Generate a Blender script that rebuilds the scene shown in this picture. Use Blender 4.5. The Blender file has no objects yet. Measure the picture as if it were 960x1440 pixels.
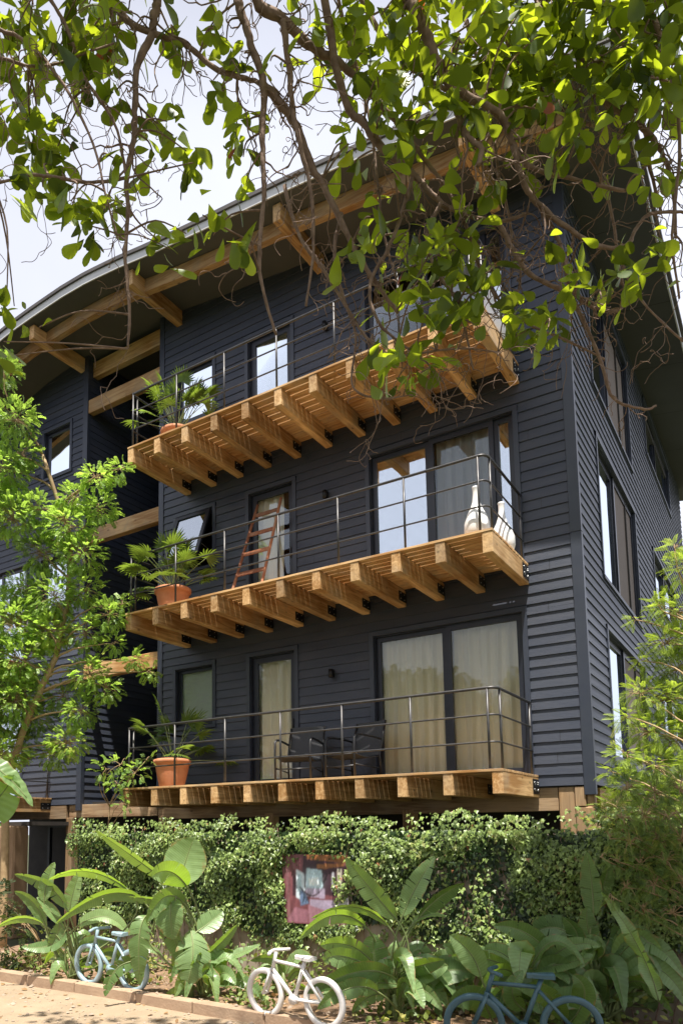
import bpy, math, random
import numpy as np
from mathutils import Vector, Matrix
R = math.radians
random.seed(7); rng = np.random.default_rng(7)
scene = bpy.context.scene
COL = scene.collection

# ------------------------------------------------------------------ camera
F, PX, PY = 1059.85, 374.96, 1049.48
YAW, PITCH, ROLL = R(34.555), R(6.355), R(-0.4885)
CP = np.array([2.053, -10.418, 2.0])
_f = np.array([-math.sin(YAW)*math.cos(PITCH), math.cos(YAW)*math.cos(PITCH), math.sin(PITCH)])
_r = np.array([math.cos(YAW), math.sin(YAW), 0.0]); _u = np.cross(_r, _f)
_R = _r*math.cos(ROLL)+_u*math.sin(ROLL); _U = -_r*math.sin(ROLL)+_u*math.cos(ROLL)
cam = bpy.data.objects.new('camera', bpy.data.cameras.new('camera')); COL.objects.link(cam)
cam.matrix_world = Matrix(((_R[0], _U[0], -_f[0], CP[0]), (_R[1], _U[1], -_f[1], CP[1]), (_R[2], _U[2], -_f[2], CP[2]), (0, 0, 0, 1)))
cam.data.sensor_fit = 'HORIZONTAL'; cam.data.sensor_width = 36
cam.data.lens = F/960*36
cam.data.shift_x = (480-PX)/960; cam.data.shift_y = (PY-720)/960
cam.data.clip_start = 0.05; cam.data.clip_end = 2000
scene.camera = cam

# ------------------------------------------------------------------ light
ELEV, AZ = R(72), R(30)            # sun to the front right of the house, near the zenith
SUN = Vector((math.cos(ELEV)*math.sin(AZ), -math.cos(ELEV)*math.cos(AZ), math.sin(ELEV)))
w = bpy.data.worlds.new('World'); scene.world = w; w.use_nodes = True
nt = w.node_tree; nt.nodes.clear()
sky = nt.nodes.new('ShaderNodeTexSky'); sky.sky_type = 'NISHITA'; sky.sun_disc = False
sky.sun_elevation = ELEV; sky.sun_rotation = R(180)-AZ
sky.air_density = 1.3; sky.dust_density = 4.0; sky.ozone_density = 1.0; sky.altitude = 0
hs = nt.nodes.new('ShaderNodeHueSaturation'); hs.inputs['Saturation'].default_value = 0.75; hs.inputs['Value'].default_value = 0.5
# thin bright veil of cloud over the whole sky
nz = nt.nodes.new('ShaderNodeTexNoise'); nz.inputs['Scale'].default_value = 1.6; nz.inputs['Detail'].default_value = 5
rp = nt.nodes.new('ShaderNodeMapRange'); rp.inputs[1].default_value = .35; rp.inputs[2].default_value = .7
rp.inputs[3].default_value = .75; rp.inputs[4].default_value = 1.0
mx = nt.nodes.new('ShaderNodeMix'); mx.data_type = 'RGBA'
mx.inputs[7].default_value = (9.3, 9.6, 11.0, 1)
bg = nt.nodes.new('ShaderNodeBackground'); bg.inputs['Strength'].default_value = 0.06
wo = nt.nodes.new('ShaderNodeOutputWorld')
L = nt.links
tcw = nt.nodes.new('ShaderNodeTexCoord'); sp = nt.nodes.new('ShaderNodeSeparateXYZ'); hz = nt.nodes.new('ShaderNodeMapRange')
hz.inputs[1].default_value = .72; hz.inputs[2].default_value = .97; hz.inputs[3].default_value = 1.0; hz.inputs[4].default_value = .12
mlw = nt.nodes.new('ShaderNodeMath'); mlw.operation = 'MULTIPLY'
L.new(tcw.outputs['Generated'], sp.inputs[0]); L.new(sp.outputs['Z'], hz.inputs[0])
L.new(sky.outputs[0], hs.inputs['Color']); L.new(nz.outputs[0], rp.inputs[0]); L.new(rp.outputs[0], mlw.inputs[0]); L.new(hz.outputs[0], mlw.inputs[1]); L.new(mlw.outputs[0], mx.inputs[0])
L.new(hs.outputs[0], mx.inputs[6]); L.new(mx.outputs[2], bg.inputs['Color']); L.new(bg.outputs[0], wo.inputs['Surface'])
sl = bpy.data.lights.new('sun', 'SUN'); sl.energy = 5.0; sl.angle = R(0.53); sl.color = (1.0, 0.95, 0.87)
so = bpy.data.objects.new('sun', sl); COL.objects.link(so)
so.rotation_euler = SUN.to_track_quat('Z', 'Y').to_euler()
scene.view_settings.view_transform = 'Standard'; scene.view_settings.look = 'None'
scene.view_settings.exposure = 0.98; scene.view_settings.gamma = 1.0
scene.render.engine = 'CYCLES'
scene.cycles.max_bounces = 10; scene.cycles.transparent_max_bounces = 24
scene.cycles.diffuse_bounces = 5; scene.cycles.glossy_bounces = 4; scene.cycles.transmission_bounces = 8

# ------------------------------------------------------------------ helpers
def ray(x, y): return _R*(x-PX)/F - _U*(y-PY)/F + _f
def D(x, y, d):                     # photo pixel at view depth d -> world point
    return CP + ray(x, y)*d
def AY(x, y, Y=0.0):
    d = ray(x, y); return CP + d*((Y-CP[1])/d[1])
def AZp(x, y, z=0.0):
    d = ray(x, y); return CP + d*((z-CP[2])/d[2])

class MB:
    def __init__(s): s.v = []; s.f = []; s.m = []; s.sm = []
    def add(s, vs, fs, mi=0, smooth=False):
        o = len(s.v); s.v += [tuple(map(float, p)) for p in vs]
        for f in fs: s.f.append(tuple(i+o for i in f)); s.m.append(mi); s.sm.append(smooth)
    def quad(s, a, b, c, d, mi=0): s.add([a, b, c, d], [(0, 1, 2, 3)], mi)
    def box(s, x0, x1, y0, y1, z0, z1, mi=0, bev=0.0):
        if bev <= 0:
            vs = [(x, y, z) for x in (x0, x1) for y in (y0, y1) for z in (z0, z1)]
            s.add(vs, [(0, 1, 3, 2), (4, 6, 7, 5), (0, 4, 5, 1), (2, 3, 7, 6), (0, 2, 6, 4), (1, 5, 7, 3)], mi)
        else:
            bm = box_bm(x0, x1, y0, y1, z0, z1, bev)
            s.add(*bm, mi)
    def tube(s, pts, rad, n=8, mi=0, cap=True, closed=False):
        P = [Vector(p) for p in pts]; k = len(P)
        rs = list(rad) if hasattr(rad, '__len__') else [rad]*k
        up = None; vs = []; fs = []
        for i in range(k):
            if closed: t = (P[(i+1) % k]-P[i-1])
            else: t = (P[min(i+1, k-1)]-P[max(i-1, 0)])
            if t.length < 1e-9: t = Vector((0, 0, 1))
            t.normalize()
            if up is None:
                a = Vector((0, 0, 1)) if abs(t.z) < .9 else Vector((1, 0, 0))
                up = (a-t*a.dot(t)).normalized()
            else:
                up = up-t*up.dot(t)
                if up.length < 1e-6: up = Vector((1, 0, 0))-t*t.x
                up.normalize()
            b = t.cross(up)
            for j in range(n):
                a = 2*math.pi*j/n
                vs.append(P[i]+(up*math.cos(a)+b*math.sin(a))*rs[i])
        kk = k if closed else k-1
        for i in range(kk):
            for j in range(n):
                a = i*n+j; b2 = i*n+(j+1) % n; i2 = (i+1) % k
                fs.append((a, b2, i2*n+(j+1) % n, i2*n+j))
        if cap and not closed:
            fs.append(tuple(range(n))[::-1]); fs.append(tuple((k-1)*n+j for j in range(n)))
        s.add(vs, fs, mi, True)
    def lathe(s, prof, c=(0, 0, 0), n=28, mi=0, wob=None):
        vs = []; fs = []
        for r, z in prof:
            for j in range(n):
                a = 2*math.pi*j/n; vs.append((c[0]+r*math.cos(a), c[1]+r*math.sin(a), c[2]+z))
        for i in range(len(prof)-1):
            for j in range(n):
                fs.append((i*n+j, i*n+(j+1) % n, (i+1)*n+(j+1) % n, (i+1)*n+j))
        s.add(vs, fs, mi, True)
    def obj(s, name, mats, parent=None, loc=None):
        me = bpy.data.meshes.new(name); me.from_pydata(s.v, [], s.f); me.update()
        if not isinstance(mats, (list, tuple)): mats = [mats]
        for m in mats: me.materials.append(m)
        me.polygons.foreach_set('material_index', s.m); me.polygons.foreach_set('use_smooth', s.sm)
        o = bpy.data.objects.new(name, me); COL.objects.link(o)
        if parent is not None: o.parent = parent
        if loc is not None: o.location = loc
        return o

def box_bm(x0, x1, y0, y1, z0, z1, b):
    import bmesh
    bm = bmesh.new(); bmesh.ops.create_cube(bm, size=1)
    for v in bm.verts:
        v.co = Vector(((x0+x1)/2+v.co.x*(x1-x0), (y0+y1)/2+v.co.y*(y1-y0), (z0+z1)/2+v.co.z*(z1-z0)))
    bmesh.ops.bevel(bm, geom=bm.edges[:], offset=b, segments=1, affect='EDGES')
    bm.verts.index_update()
    r = ([v.co.copy() for v in bm.verts], [tuple(v.index for v in f.verts) for f in bm.faces]); bm.free(); return r

def scatter_obj(name, tv, tf, X, mat, parent=None, rnd=None, smooth=True):
    """many small leaves in one mesh: template verts tv (m,3), faces tf, X (N,3,4) transforms"""
    tv = np.asarray(tv, float); N = len(X); m = len(tv)
    V = np.einsum('nij,mj->nmi', X[:, :, :3], tv)+X[:, None, :, 3]
    V = V.reshape(-1, 3)
    ls = np.array([len(f) for f in tf]); flat = np.concatenate([np.array(f) for f in tf])
    LV = (flat[None, :]+(np.arange(N)*m)[:, None]).reshape(-1)
    LT = np.tile(ls, N); LS = np.concatenate([[0], np.cumsum(LT)[:-1]])
    me = bpy.data.meshes.new(name)
    me.vertices.add(len(V)); me.vertices.foreach_set('co', V.ravel())
    me.loops.add(len(LV)); me.loops.foreach_set('vertex_index', LV.astype(np.int32))
    me.polygons.add(len(LT)); me.polygons.foreach_set('loop_start', LS.astype(np.int32)); me.polygons.foreach_set('loop_total', LT.astype(np.int32))
    me.polygons.foreach_set('use_smooth', np.full(len(LT), smooth))
    at = me.attributes.new('rnd', 'FLOAT', 'POINT')
    rr = rng.random(N) if rnd is None else np.asarray(rnd)
    at.data.foreach_set('value', np.repeat(rr, m).astype(np.float32))
    me.update(calc_edges=True); me.materials.append(mat)
    o = bpy.data.objects.new(name, me); COL.objects.link(o)
    if parent is not None: o.parent = parent
    return o

def frames(P, T, Nn, S):
    """P origin (N,3), T length dir, Nn approx normal, S scale (N,) or (N,3) -> (N,3,4); local y = length, z = normal"""
    T = T/np.linalg.norm(T, axis=1, keepdims=True)
    Xx = np.cross(T, Nn); Xx /= np.linalg.norm(Xx, axis=1, keepdims=True)+1e-9
    Z = np.cross(Xx, T)
    if S.ndim == 1: S = np.stack([S, S, S], 1)
    M = np.stack([Xx*S[:, :1], T*S[:, 1:2], Z*S[:, 2:3], P], 2)
    return M

def rdir(n):
    v = rng.normal(size=(n, 3)); return v/np.linalg.norm(v, axis=1, keepdims=True)

def empty(name, loc=(0, 0, 0), rz=0.0):
    o = bpy.data.objects.new(name, None); COL.objects.link(o); o.location = loc; o.rotation_euler = (0, 0, rz)
    o.empty_display_size = .2; return o
def tag(o, label=None, cat=None, group=None, kind=None):
    if label: o['label'] = label
    if cat: o['category'] = cat
    if group: o['group'] = group
    if kind: o['kind'] = kind
    return o
def kids(o): return [c for c in bpy.data.objects if c.parent == o]
def copy_tree(o, parent=None):
    c = o.copy(); COL.objects.link(c)
    if parent is not None: c.parent = parent
    for ch in kids(o): copy_tree(ch, c)
    return c
def place(o, pos, ang=0.0):
    o.location = pos; o.rotation_euler = (0, 0, ang)

# ------------------------------------------------------------------ materials
def mat(name, col, rough=.6, col2=None, scale=5, stretch=(1, 1, 1), bump=0, bscale=None, metal=0, spec=.5, coat=0, detail=5, contrast=(.3, .7), rndv=0, space='Object', bstretch=None, bdist=.01):
    m = bpy.data.materials.new(name); m.use_nodes = True; t = m.node_tree; b = t.nodes['Principled BSDF']
    b.inputs['Base Color'].default_value = (*col, 1); b.inputs['Roughness'].default_value = rough
    b.inputs['Metallic'].default_value = metal; b.inputs['Specular IOR Level'].default_value = spec
    b.inputs['Coat Weight'].default_value = coat
    tc = t.nodes.new('ShaderNodeTexCoord')
    src = None
    if col2:
        mp = t.nodes.new('ShaderNodeMapping'); mp.inputs['Scale'].default_value = stretch
        n = t.nodes.new('ShaderNodeTexNoise'); n.inputs['Scale'].default_value = scale; n.inputs['Detail'].default_value = detail
        n.inputs['Roughness'].default_value = .6
        r = t.nodes.new('ShaderNodeMapRange'); r.inputs[1].default_value = contrast[0]; r.inputs[2].default_value = contrast[1]
        x = t.nodes.new('ShaderNodeMix'); x.data_type = 'RGBA'
        x.inputs[6].default_value = (*col, 1); x.inputs[7].default_value = (*col2, 1)
        if rndv:
            oi = t.nodes.new('ShaderNodeObjectInfo'); va = t.nodes.new('ShaderNodeVectorMath'); va.operation = 'MULTIPLY_ADD'
            t.links.new(oi.outputs['Random'], va.inputs[0]); va.inputs[1].default_value = (13, 7, 5)
            t.links.new(tc.outputs[space], va.inputs[2]); t.links.new(va.outputs[0], mp.inputs[0])
        else: t.links.new(tc.outputs[space], mp.inputs[0])
        t.links.new(mp.outputs[0], n.inputs['Vector']); t.links.new(n.outputs[0], r.inputs[0]); t.links.new(r.outputs[0], x.inputs[0])
        src = x.outputs[2]
        if rndv:
            h = t.nodes.new('ShaderNodeHueSaturation'); mr = t.nodes.new('ShaderNodeMapRange')
            mr.inputs[3].default_value = 1-rndv; mr.inputs[4].default_value = 1+rndv
            t.links.new(oi.outputs['Random'], mr.inputs[0]); t.links.new(mr.outputs[0], h.inputs['Value']); t.links.new(src, h.inputs['Color']); src = h.outputs[0]
        t.links.new(src, b.inputs['Base Color'])
    if bump:
        n2 = t.nodes.new('ShaderNodeTexNoise'); n2.inputs['Scale'].default_value = bscale or scale*3; n2.inputs['Detail'].default_value = 6
        mp2 = t.nodes.new('ShaderNodeMapping'); mp2.inputs['Scale'].default_value = bstretch or stretch
        bp = t.nodes.new('ShaderNodeBump'); bp.inputs['Strength'].default_value = bump; bp.inputs['Distance'].default_value = bdist
        t.links.new(tc.outputs[space], mp2.inputs[0]); t.links.new(mp2.outputs[0], n2.inputs['Vector'])
        t.links.new(n2.outputs[0], bp.inputs['Height']); t.links.new(bp.outputs[0], b.inputs['Normal'])
    return m

def wood_mat(name, dark, light, axis, scale=1.0, rough=.62):
    """pine with long grain and knots; axis = direction of the grain"""
    m = bpy.data.materials.new(name); m.use_nodes = True; t = m.node_tree; b = t.nodes['Principled BSDF']; l = t.links
    b.inputs['Roughness'].default_value = rough; b.inputs['Specular IOR Level'].default_value = .3
    tc = t.nodes.new('ShaderNodeTexCoord'); oi = t.nodes.new('ShaderNodeObjectInfo')
    va = t.nodes.new('ShaderNodeVectorMath'); va.operation = 'MULTIPLY_ADD'; va.inputs[1].default_value = (31, 17, 23)
    l.new(oi.outputs['Random'], va.inputs[0]); l.new(tc.outputs['Object'], va.inputs[2])
    st = [14*scale]*3; st[axis] = 1.1*scale
    mp = t.nodes.new('ShaderNodeMapping'); mp.inputs['Scale'].default_value = st; l.new(va.outputs[0], mp.inputs[0])
    n = t.nodes.new('ShaderNodeTexNoise'); n.inputs['Scale'].default_value = 1.6; n.inputs['Detail'].default_value = 7; n.inputs['Distortion'].default_value = .8
    l.new(mp.outputs[0], n.inputs['Vector'])
    st2 = [3.2]*3; st2[axis] = 1.6
    mp2 = t.nodes.new('ShaderNodeMapping'); mp2.inputs['Scale'].default_value = st2; l.new(va.outputs[0], mp2.inputs[0])
    vo = t.nodes.new('ShaderNodeTexVoronoi'); vo.inputs['Scale'].default_value = 1.6; l.new(mp2.outputs[0], vo.inputs['Vector'])
    kn = t.nodes.new('ShaderNodeMapRange'); kn.inputs[1].default_value = .05; kn.inputs[2].default_value = .12; kn.inputs[3].default_value = .45; kn.inputs[4].default_value = 1
    l.new(vo.outputs['Distance'], kn.inputs[0])
    n3 = t.nodes.new('ShaderNodeTexNoise'); n3.inputs['Scale'].default_value = 1.3; l.new(va.outputs[0], n3.inputs['Vector'])
    ad = t.nodes.new('ShaderNodeMath'); ad.operation = 'ADD'; l.new(n.outputs[0], ad.inputs[0])
    ml = t.nodes.new('ShaderNodeMath'); ml.operation = 'MULTIPLY_ADD'; ml.inputs[1].default_value = .9; ml.inputs[2].default_value = -.45
    l.new(n3.outputs[0], ml.inputs[0]); l.new(ml.outputs[0], ad.inputs[1])
    r = t.nodes.new('ShaderNodeMapRange'); r.inputs[1].default_value = .3; r.inputs[2].default_value = .72; l.new(ad.outputs[0], r.inputs[0])
    x = t.nodes.new('ShaderNodeMix'); x.data_type = 'RGBA'; x.inputs[6].default_value = (*dark, 1); x.inputs[7].default_value = (*light, 1)
    l.new(r.outputs[0], x.inputs[0])
    h = t.nodes.new('ShaderNodeHueSaturation')
    n4 = t.nodes.new('ShaderNodeTexNoise'); n4.inputs['Scale'].default_value = 2.6; n4.inputs['Detail'].default_value = 6; l.new(va.outputs[0], n4.inputs['Vector'])
    gr = t.nodes.new('ShaderNodeMapRange'); gr.inputs[1].default_value = .50; gr.inputs[2].default_value = .72; gr.inputs[4].default_value = .55; l.new(n4.outputs[0], gr.inputs[0])
    xg = t.nodes.new('ShaderNodeMix'); xg.data_type = 'RGBA'; xg.inputs[7].default_value = (.27, .22, .165, 1); l.new(gr.outputs[0], xg.inputs[0]); l.new(x.outputs[2], xg.inputs[6])
    l.new(xg.outputs[2], h.inputs['Color'])
    mr = t.nodes.new('ShaderNodeMapRange'); mr.inputs[3].default_value = .68; mr.inputs[4].default_value = 1.2; l.new(oi.outputs['Random'], mr.inputs[0])
    mm = t.nodes.new('ShaderNodeMath'); mm.operation = 'MULTIPLY'; l.new(mr.outputs[0], mm.inputs[0]); l.new(kn.outputs[0], mm.inputs[1]); l.new(mm.outputs[0], h.inputs['Value'])
    l.new(h.outputs[0], b.inputs['Base Color'])
    bp = t.nodes.new('ShaderNodeBump'); bp.inputs['Strength'].default_value = .35; bp.inputs['Distance'].default_value = .004
    l.new(n.outputs[0], bp.inputs['Height']); l.new(bp.outputs[0], b.inputs['Normal'])
    return m

def leaf_mat(name, c1, c2, trans, tw=.45, rough=.45, spec=.5, veins=False, brown=None, yellow=None):
    m = bpy.data.materials.new(name); m.use_nodes = True; t = m.node_tree; b = t.nodes['Principled BSDF']; l = t.links
    out = t.nodes['Material Output']
    at = t.nodes.new('ShaderNodeAttribute'); at.attribute_name = 'rnd'
    cr = t.nodes.new('ShaderNodeValToRGB'); e = cr.color_ramp.elements
    e[0].color = (*c1, 1); e[1].color = (*c2, 1); e[0].position = 0.0; e[1].position = .85
    if yellow: q = e.new(.93); q.color = (*yellow, 1)
    if brown: q = e.new(.975); q.color = (*(yellow or c2), 1); q = e.new(.985); q.color = (*brown, 1)
    l.new(at.outputs['Fac'], cr.inputs[0])
    tc = t.nodes.new('ShaderNodeTexCoord'); n = t.nodes.new('ShaderNodeTexNoise'); n.inputs['Scale'].default_value = 14; n.inputs['Detail'].default_value = 4
    l.new(tc.outputs['Object'], n.inputs['Vector'])
    h = t.nodes.new('ShaderNodeHueSaturation'); mr = t.nodes.new('ShaderNodeMapRange'); mr.inputs[3].default_value = .7; mr.inputs[4].default_value = 1.3
    l.new(n.outputs[0], mr.inputs[0]); l.new(mr.outputs[0], h.inputs['Value']); l.new(cr.outputs[0], h.inputs['Color'])
    l.new(h.outputs[0], b.inputs['Base Color']); b.inputs['Roughness'].default_value = rough; b.inputs['Specular IOR Level'].default_value = spec
    tr = t.nodes.new('ShaderNodeBsdfTranslucent')
    x = t.nodes.new('ShaderNodeMix'); x.data_type = 'RGBA'; x.blend_type = 'MULTIPLY'; x.inputs[0].default_value = 1
    mr2 = t.nodes.new('ShaderNodeMapRange'); mr2.inputs[3].default_value = .2; mr2.inputs[4].default_value = 1.25; l.new(at.outputs['Fac'], mr2.inputs[0])
    x.inputs[6].default_value = (*trans, 1); l.new(mr2.outputs[0], x.inputs[7]); l.new(x.outputs[2], tr.inputs['Color'])
    if brown:
        y = t.nodes.new('ShaderNodeMix'); y.data_type = 'RGBA'; g = t.nodes.new('ShaderNodeMath'); g.operation = 'GREATER_THAN'; g.inputs[1].default_value = .98
        l.new(at.outputs['Fac'], g.inputs[0]); l.new(g.outputs[0], y.inputs[0]); l.new(x.outputs[2], y.inputs[6]); y.inputs[7].default_value = (.5, .1, .02, 1)
        l.new(y.outputs[2], tr.inputs['Color'])
    ms = t.nodes.new('ShaderNodeMixShader'); ms.inputs[0].default_value = tw
    l.new(b.outputs[0], ms.inputs[1]); l.new(tr.outputs[0], ms.inputs[2]); l.new(ms.outputs[0], out.inputs['Surface'])
    return m

def blade_mat(name, c1, c2, trans, tw=.35, rough=.35):
    """big banana-like leaf: cross veins from UV-like attribute 'vein' along the midrib"""
    m = leaf_mat(name, c1, c2, trans, tw, rough, .5); t = m.node_tree; l = t.links; b = t.nodes['Principled BSDF']
    at = t.nodes.new('ShaderNodeAttribute'); at.attribute_name = 'vein'
    wv = t.nodes.new('ShaderNodeMath'); wv.operation = 'SINE'; ml = t.nodes.new('ShaderNodeMath'); ml.operation = 'MULTIPLY'; ml.inputs[1].default_value = 260
    l.new(at.outputs['Fac'], ml.inputs[0]); l.new(ml.outputs[0], wv.inputs[0])
    bp = t.nodes.new('ShaderNodeBump'); bp.inputs['Strength'].default_value = .16; bp.inputs['Distance'].default_value = .003
    l.new(wv.outputs[0], bp.inputs['Height']); l.new(bp.outputs[0], b.inputs['Normal'])
    src = b.inputs['Base Color'].links[0].from_socket
    ac = t.nodes.new('ShaderNodeAttribute'); ac.attribute_name = 'across'
    st = t.nodes.new('ShaderNodeMapRange'); st.inputs[1].default_value = -1; st.inputs[2].default_value = 1; st.inputs[3].default_value = .88; st.inputs[4].default_value = 1.1; l.new(wv.outputs[0], st.inputs[0])
    h2 = t.nodes.new('ShaderNodeHueSaturation'); l.new(src, h2.inputs['Color']); l.new(st.outputs[0], h2.inputs['Value'])
    mid = t.nodes.new('ShaderNodeMapRange'); mid.inputs[1].default_value = .02; mid.inputs[2].default_value = .12; mid.inputs[3].default_value = .6; mid.inputs[4].default_value = 0; l.new(ac.outputs['Fac'], mid.inputs[0])
    x1 = t.nodes.new('ShaderNodeMix'); x1.data_type = 'RGBA'; l.new(mid.outputs[0], x1.inputs[0]); l.new(h2.outputs[0], x1.inputs[6]); x1.inputs[7].default_value = (.38, .46, .20, 1)
    tc = t.nodes.new('ShaderNodeTexCoord'); nn = t.nodes.new('ShaderNodeTexNoise'); nn.inputs['Scale'].default_value = 11; nn.inputs['Detail'].default_value = 6; l.new(tc.outputs['Object'], nn.inputs['Vector'])
    ad = t.nodes.new('ShaderNodeMath'); ad.operation = 'MULTIPLY_ADD'; ad.inputs[1].default_value = 1.1; l.new(nn.outputs[0], ad.inputs[0]); l.new(ac.outputs['Fac'], ad.inputs[2])
    br = t.nodes.new('ShaderNodeMapRange'); br.inputs[1].default_value = 1.50; br.inputs[2].default_value = 1.62; l.new(ad.outputs[0], br.inputs[0])
    x2 = t.nodes.new('ShaderNodeMix'); x2.data_type = 'RGBA'; l.new(br.outputs[0], x2.inputs[0]); l.new(x1.outputs[2], x2.inputs[6]); x2.inputs[7].default_value = (.30, .20, .09, 1)
    l.new(x2.outputs[2], b.inputs['Base Color'])
    return m

M = {}
M['siding'] = mat('siding paint', (.034, .043, .068), .5, (.062, .069, .090), 1.8, (.4, .4, 2.6), .55, 5, spec=.45, bstretch=(2.2, 2.2, 34), bdist=.004)
M['trim'] = mat('dark blue trim paint', (.032, .040, .062), .42, (.042, .050, .070), 3, bump=.1, bscale=40, bdist=.002)
M['frame'] = mat('charcoal aluminium', (.013, .016, .026), .35, (.02, .023, .034), 6, spec=.5)
M['wood_y'] = wood_mat('pine along depth', (.34, .175, .06), (.70, .46, .225), 1)
M['wood_x'] = wood_mat('pine along width', (.38, .19, .065), (.70, .46, .225), 0)
M['wood_z'] = wood_mat('pine upright', (.26, .15, .07), (.50, .33, .18), 2)
M['oldwood'] = wood_mat('weathered timber', (.17, .10, .055), (.42, .29, .17), 0)
M['soffit'] = mat('grey soffit board', (.07, .07, .068), .8, (.085, .084, .08), 1.2)
M['fascia'] = mat('pale grey fascia', (.50, .50, .50), .5, (.58, .58, .58), 3)
M['roofing'] = mat('dark roof sheet', (.05, .045, .045), .6, (.08, .07, .065), 4)
M['steel'] = mat('dark railing steel', (.05, .05, .055), .42, (.09, .085, .08), 12, metal=.5)
M['bracket'] = mat('black steel bracket', (.02, .02, .022), .4, metal=.5)
M['bolt'] = mat('zinc bolt', (.55, .55, .55), .3, metal=1)
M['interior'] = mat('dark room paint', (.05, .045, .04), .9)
M['dark'] = mat('undercroft shadow board', (.03, .026, .024), .9, (.05, .042, .036), 3)  # near black: undercroft shade put into the colour; also backing and joints
M['pot'] = mat('terracotta', (.52, .19, .085), .75, (.62, .27, .14), 5, bump=.15, bdist=.004)
M['soil'] = mat('soil', (.05, .035, .022), .95, (.12, .08, .05), 20, bump=.6)
M['white'] = mat('white glaze', (.80, .79, .77), .35, (.84, .83, .82), 3)
M['ladder'] = wood_mat('red brown ladder wood', (.24, .085, .04), (.42, .17, .08), 2)
M['chairm'] = mat('black powder coat', (.025, .025, .027), .35, metal=.3)
M['chairf'] = mat('black sling mesh', (.03, .031, .035), .6, (.045, .046, .05), 60)
M['concrete'] = mat('old concrete', (.36, .31, .24), .9, (.24, .19, .14), 3, (1, 1, .4), .4, 20)
M['bark'] = mat('branch bark', (.15, .09, .062), .85, (.30, .20, .145), 16, (1, 1, 1), .7, 40, bdist=.006)
M['bark2'] = mat('smooth tan bark', (.30, .20, .10), .8, (.42, .30, .16), 10, bump=.4, bdist=.004)
M['bikeblue'] = mat('pale blue paint', (.26, .37, .42), .42, (.33, .44, .49), 6, coat=.2)
M['bikewhite'] = mat('white paint', (.74, .70, .66), .42, (.80, .77, .74), 6, coat=.2)
M['biketeal'] = mat('teal paint', (.035, .09, .115), .45, (.05, .115, .14), 6, coat=.2)

def glass_mat(name, base, tint=(.97, .975, .96)):
    m = bpy.data.materials.new(name); m.use_nodes = True; t = m.node_tree; l = t.links; t.nodes.clear()
    o = t.nodes.new('ShaderNodeOutputMaterial'); g = t.nodes.new('ShaderNodeBsdfGlossy'); g.inputs['Roughness'].default_value = .015
    g.inputs['Color'].default_value = (.86, .93, 1, 1)
    tr = t.nodes.new('ShaderNodeBsdfTransparent'); tr.inputs['Color'].default_value = (*tint, 1)
    fr = t.nodes.new('ShaderNodeFresnel'); fr.inputs['IOR'].default_value = 1.38
    ad = t.nodes.new('ShaderNodeMath'); ad.operation = 'MULTIPLY_ADD'; ad.inputs[1].default_value = 1-base; ad.inputs[2].default_value = base; ad.use_clamp = True
    nz = t.nodes.new('ShaderNodeTexNoise'); nz.inputs['Scale'].default_value = 1.1; tc = t.nodes.new('ShaderNodeTexCoord')
    bp = t.nodes.new('ShaderNodeBump'); bp.inputs['Strength'].default_value = .05; bp.inputs['Distance'].default_value = .05
    l.new(tc.outputs['Object'], nz.inputs['Vector']); l.new(nz.outputs[0], bp.inputs['Height']); l.new(bp.outputs[0], g.inputs['Normal'])
    mx = t.nodes.new('ShaderNodeMixShader'); l.new(fr.outputs[0], ad.inputs[0]); l.new(ad.outputs[0], mx.inputs[0])
    l.new(tr.outputs[0], mx.inputs[1]); l.new(g.outputs[0], mx.inputs[2]); l.new(mx.outputs[0], o.inputs[0]); return m
M['glass'] = glass_mat('window glass', .02)
M['screen'] = mat('brown insect screen', (.15, .12, .10), .85, (.19, .155, .13), 30)
M['glass_refl'] = glass_mat('reflective window glass', .5)
def cloth_mat(name, col, tw=.3):
    m = bpy.data.materials.new(name); m.use_nodes = True; t = m.node_tree; l = t.links; b = t.nodes['Principled BSDF']
    b.inputs['Base Color'].default_value = (*col, 1); b.inputs['Roughness'].default_value = .9
    tr = t.nodes.new('ShaderNodeBsdfTranslucent'); tr.inputs['Color'].default_value = (*col, 1); mx = t.nodes.new('ShaderNodeMixShader'); mx.inputs[0].default_value = tw
    l.new(b.outputs[0], mx.inputs[1]); l.new(tr.outputs[0], mx.inputs[2]); l.new(mx.outputs[0], t.nodes['Material Output'].inputs[0]); return m
M['curtain'] = cloth_mat('cream curtain', (.93, .86, .71), .05)
M['sheer'] = cloth_mat('grey sheer curtain', (.5, .5, .52))
M['blind'] = mat('taupe roller blind', (.20, .165, .135), .9, (.24, .20, .17), 40)
M['paleblind'] = mat('pale roller blind', (.62, .66, .66), .9)

M['canopy'] = leaf_mat('broad tree leaves', (.035, .075, .012), (.08, .15, .02), (.66, .80, .03), .5, .38, .5, brown=(.30, .10, .04), yellow=(.25, .25, .03))
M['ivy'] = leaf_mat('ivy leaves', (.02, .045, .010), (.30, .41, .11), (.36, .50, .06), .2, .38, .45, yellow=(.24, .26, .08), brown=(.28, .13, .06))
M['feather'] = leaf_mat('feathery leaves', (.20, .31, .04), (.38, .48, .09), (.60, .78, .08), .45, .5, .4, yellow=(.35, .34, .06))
M['shadefeather'] = leaf_mat('shaded feathery leaves', (.07, .13, .03), (.22, .30, .07), (.36, .52, .07), .35, .5, .4, yellow=(.32, .30, .07))  # darker copy of the feathery leaves, dim light put into the colour
M['light'] = leaf_mat('small round leaves', (.13, .25, .05), (.36, .51, .12), (.60, .88, .12), .45, .38, .5, yellow=(.33, .34, .08))
M['palm'] = leaf_mat('palm fronds', (.07, .13, .02), (.14, .22, .04), (.35, .50, .05), .35, .42, .5, yellow=(.32, .33, .08))
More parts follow.
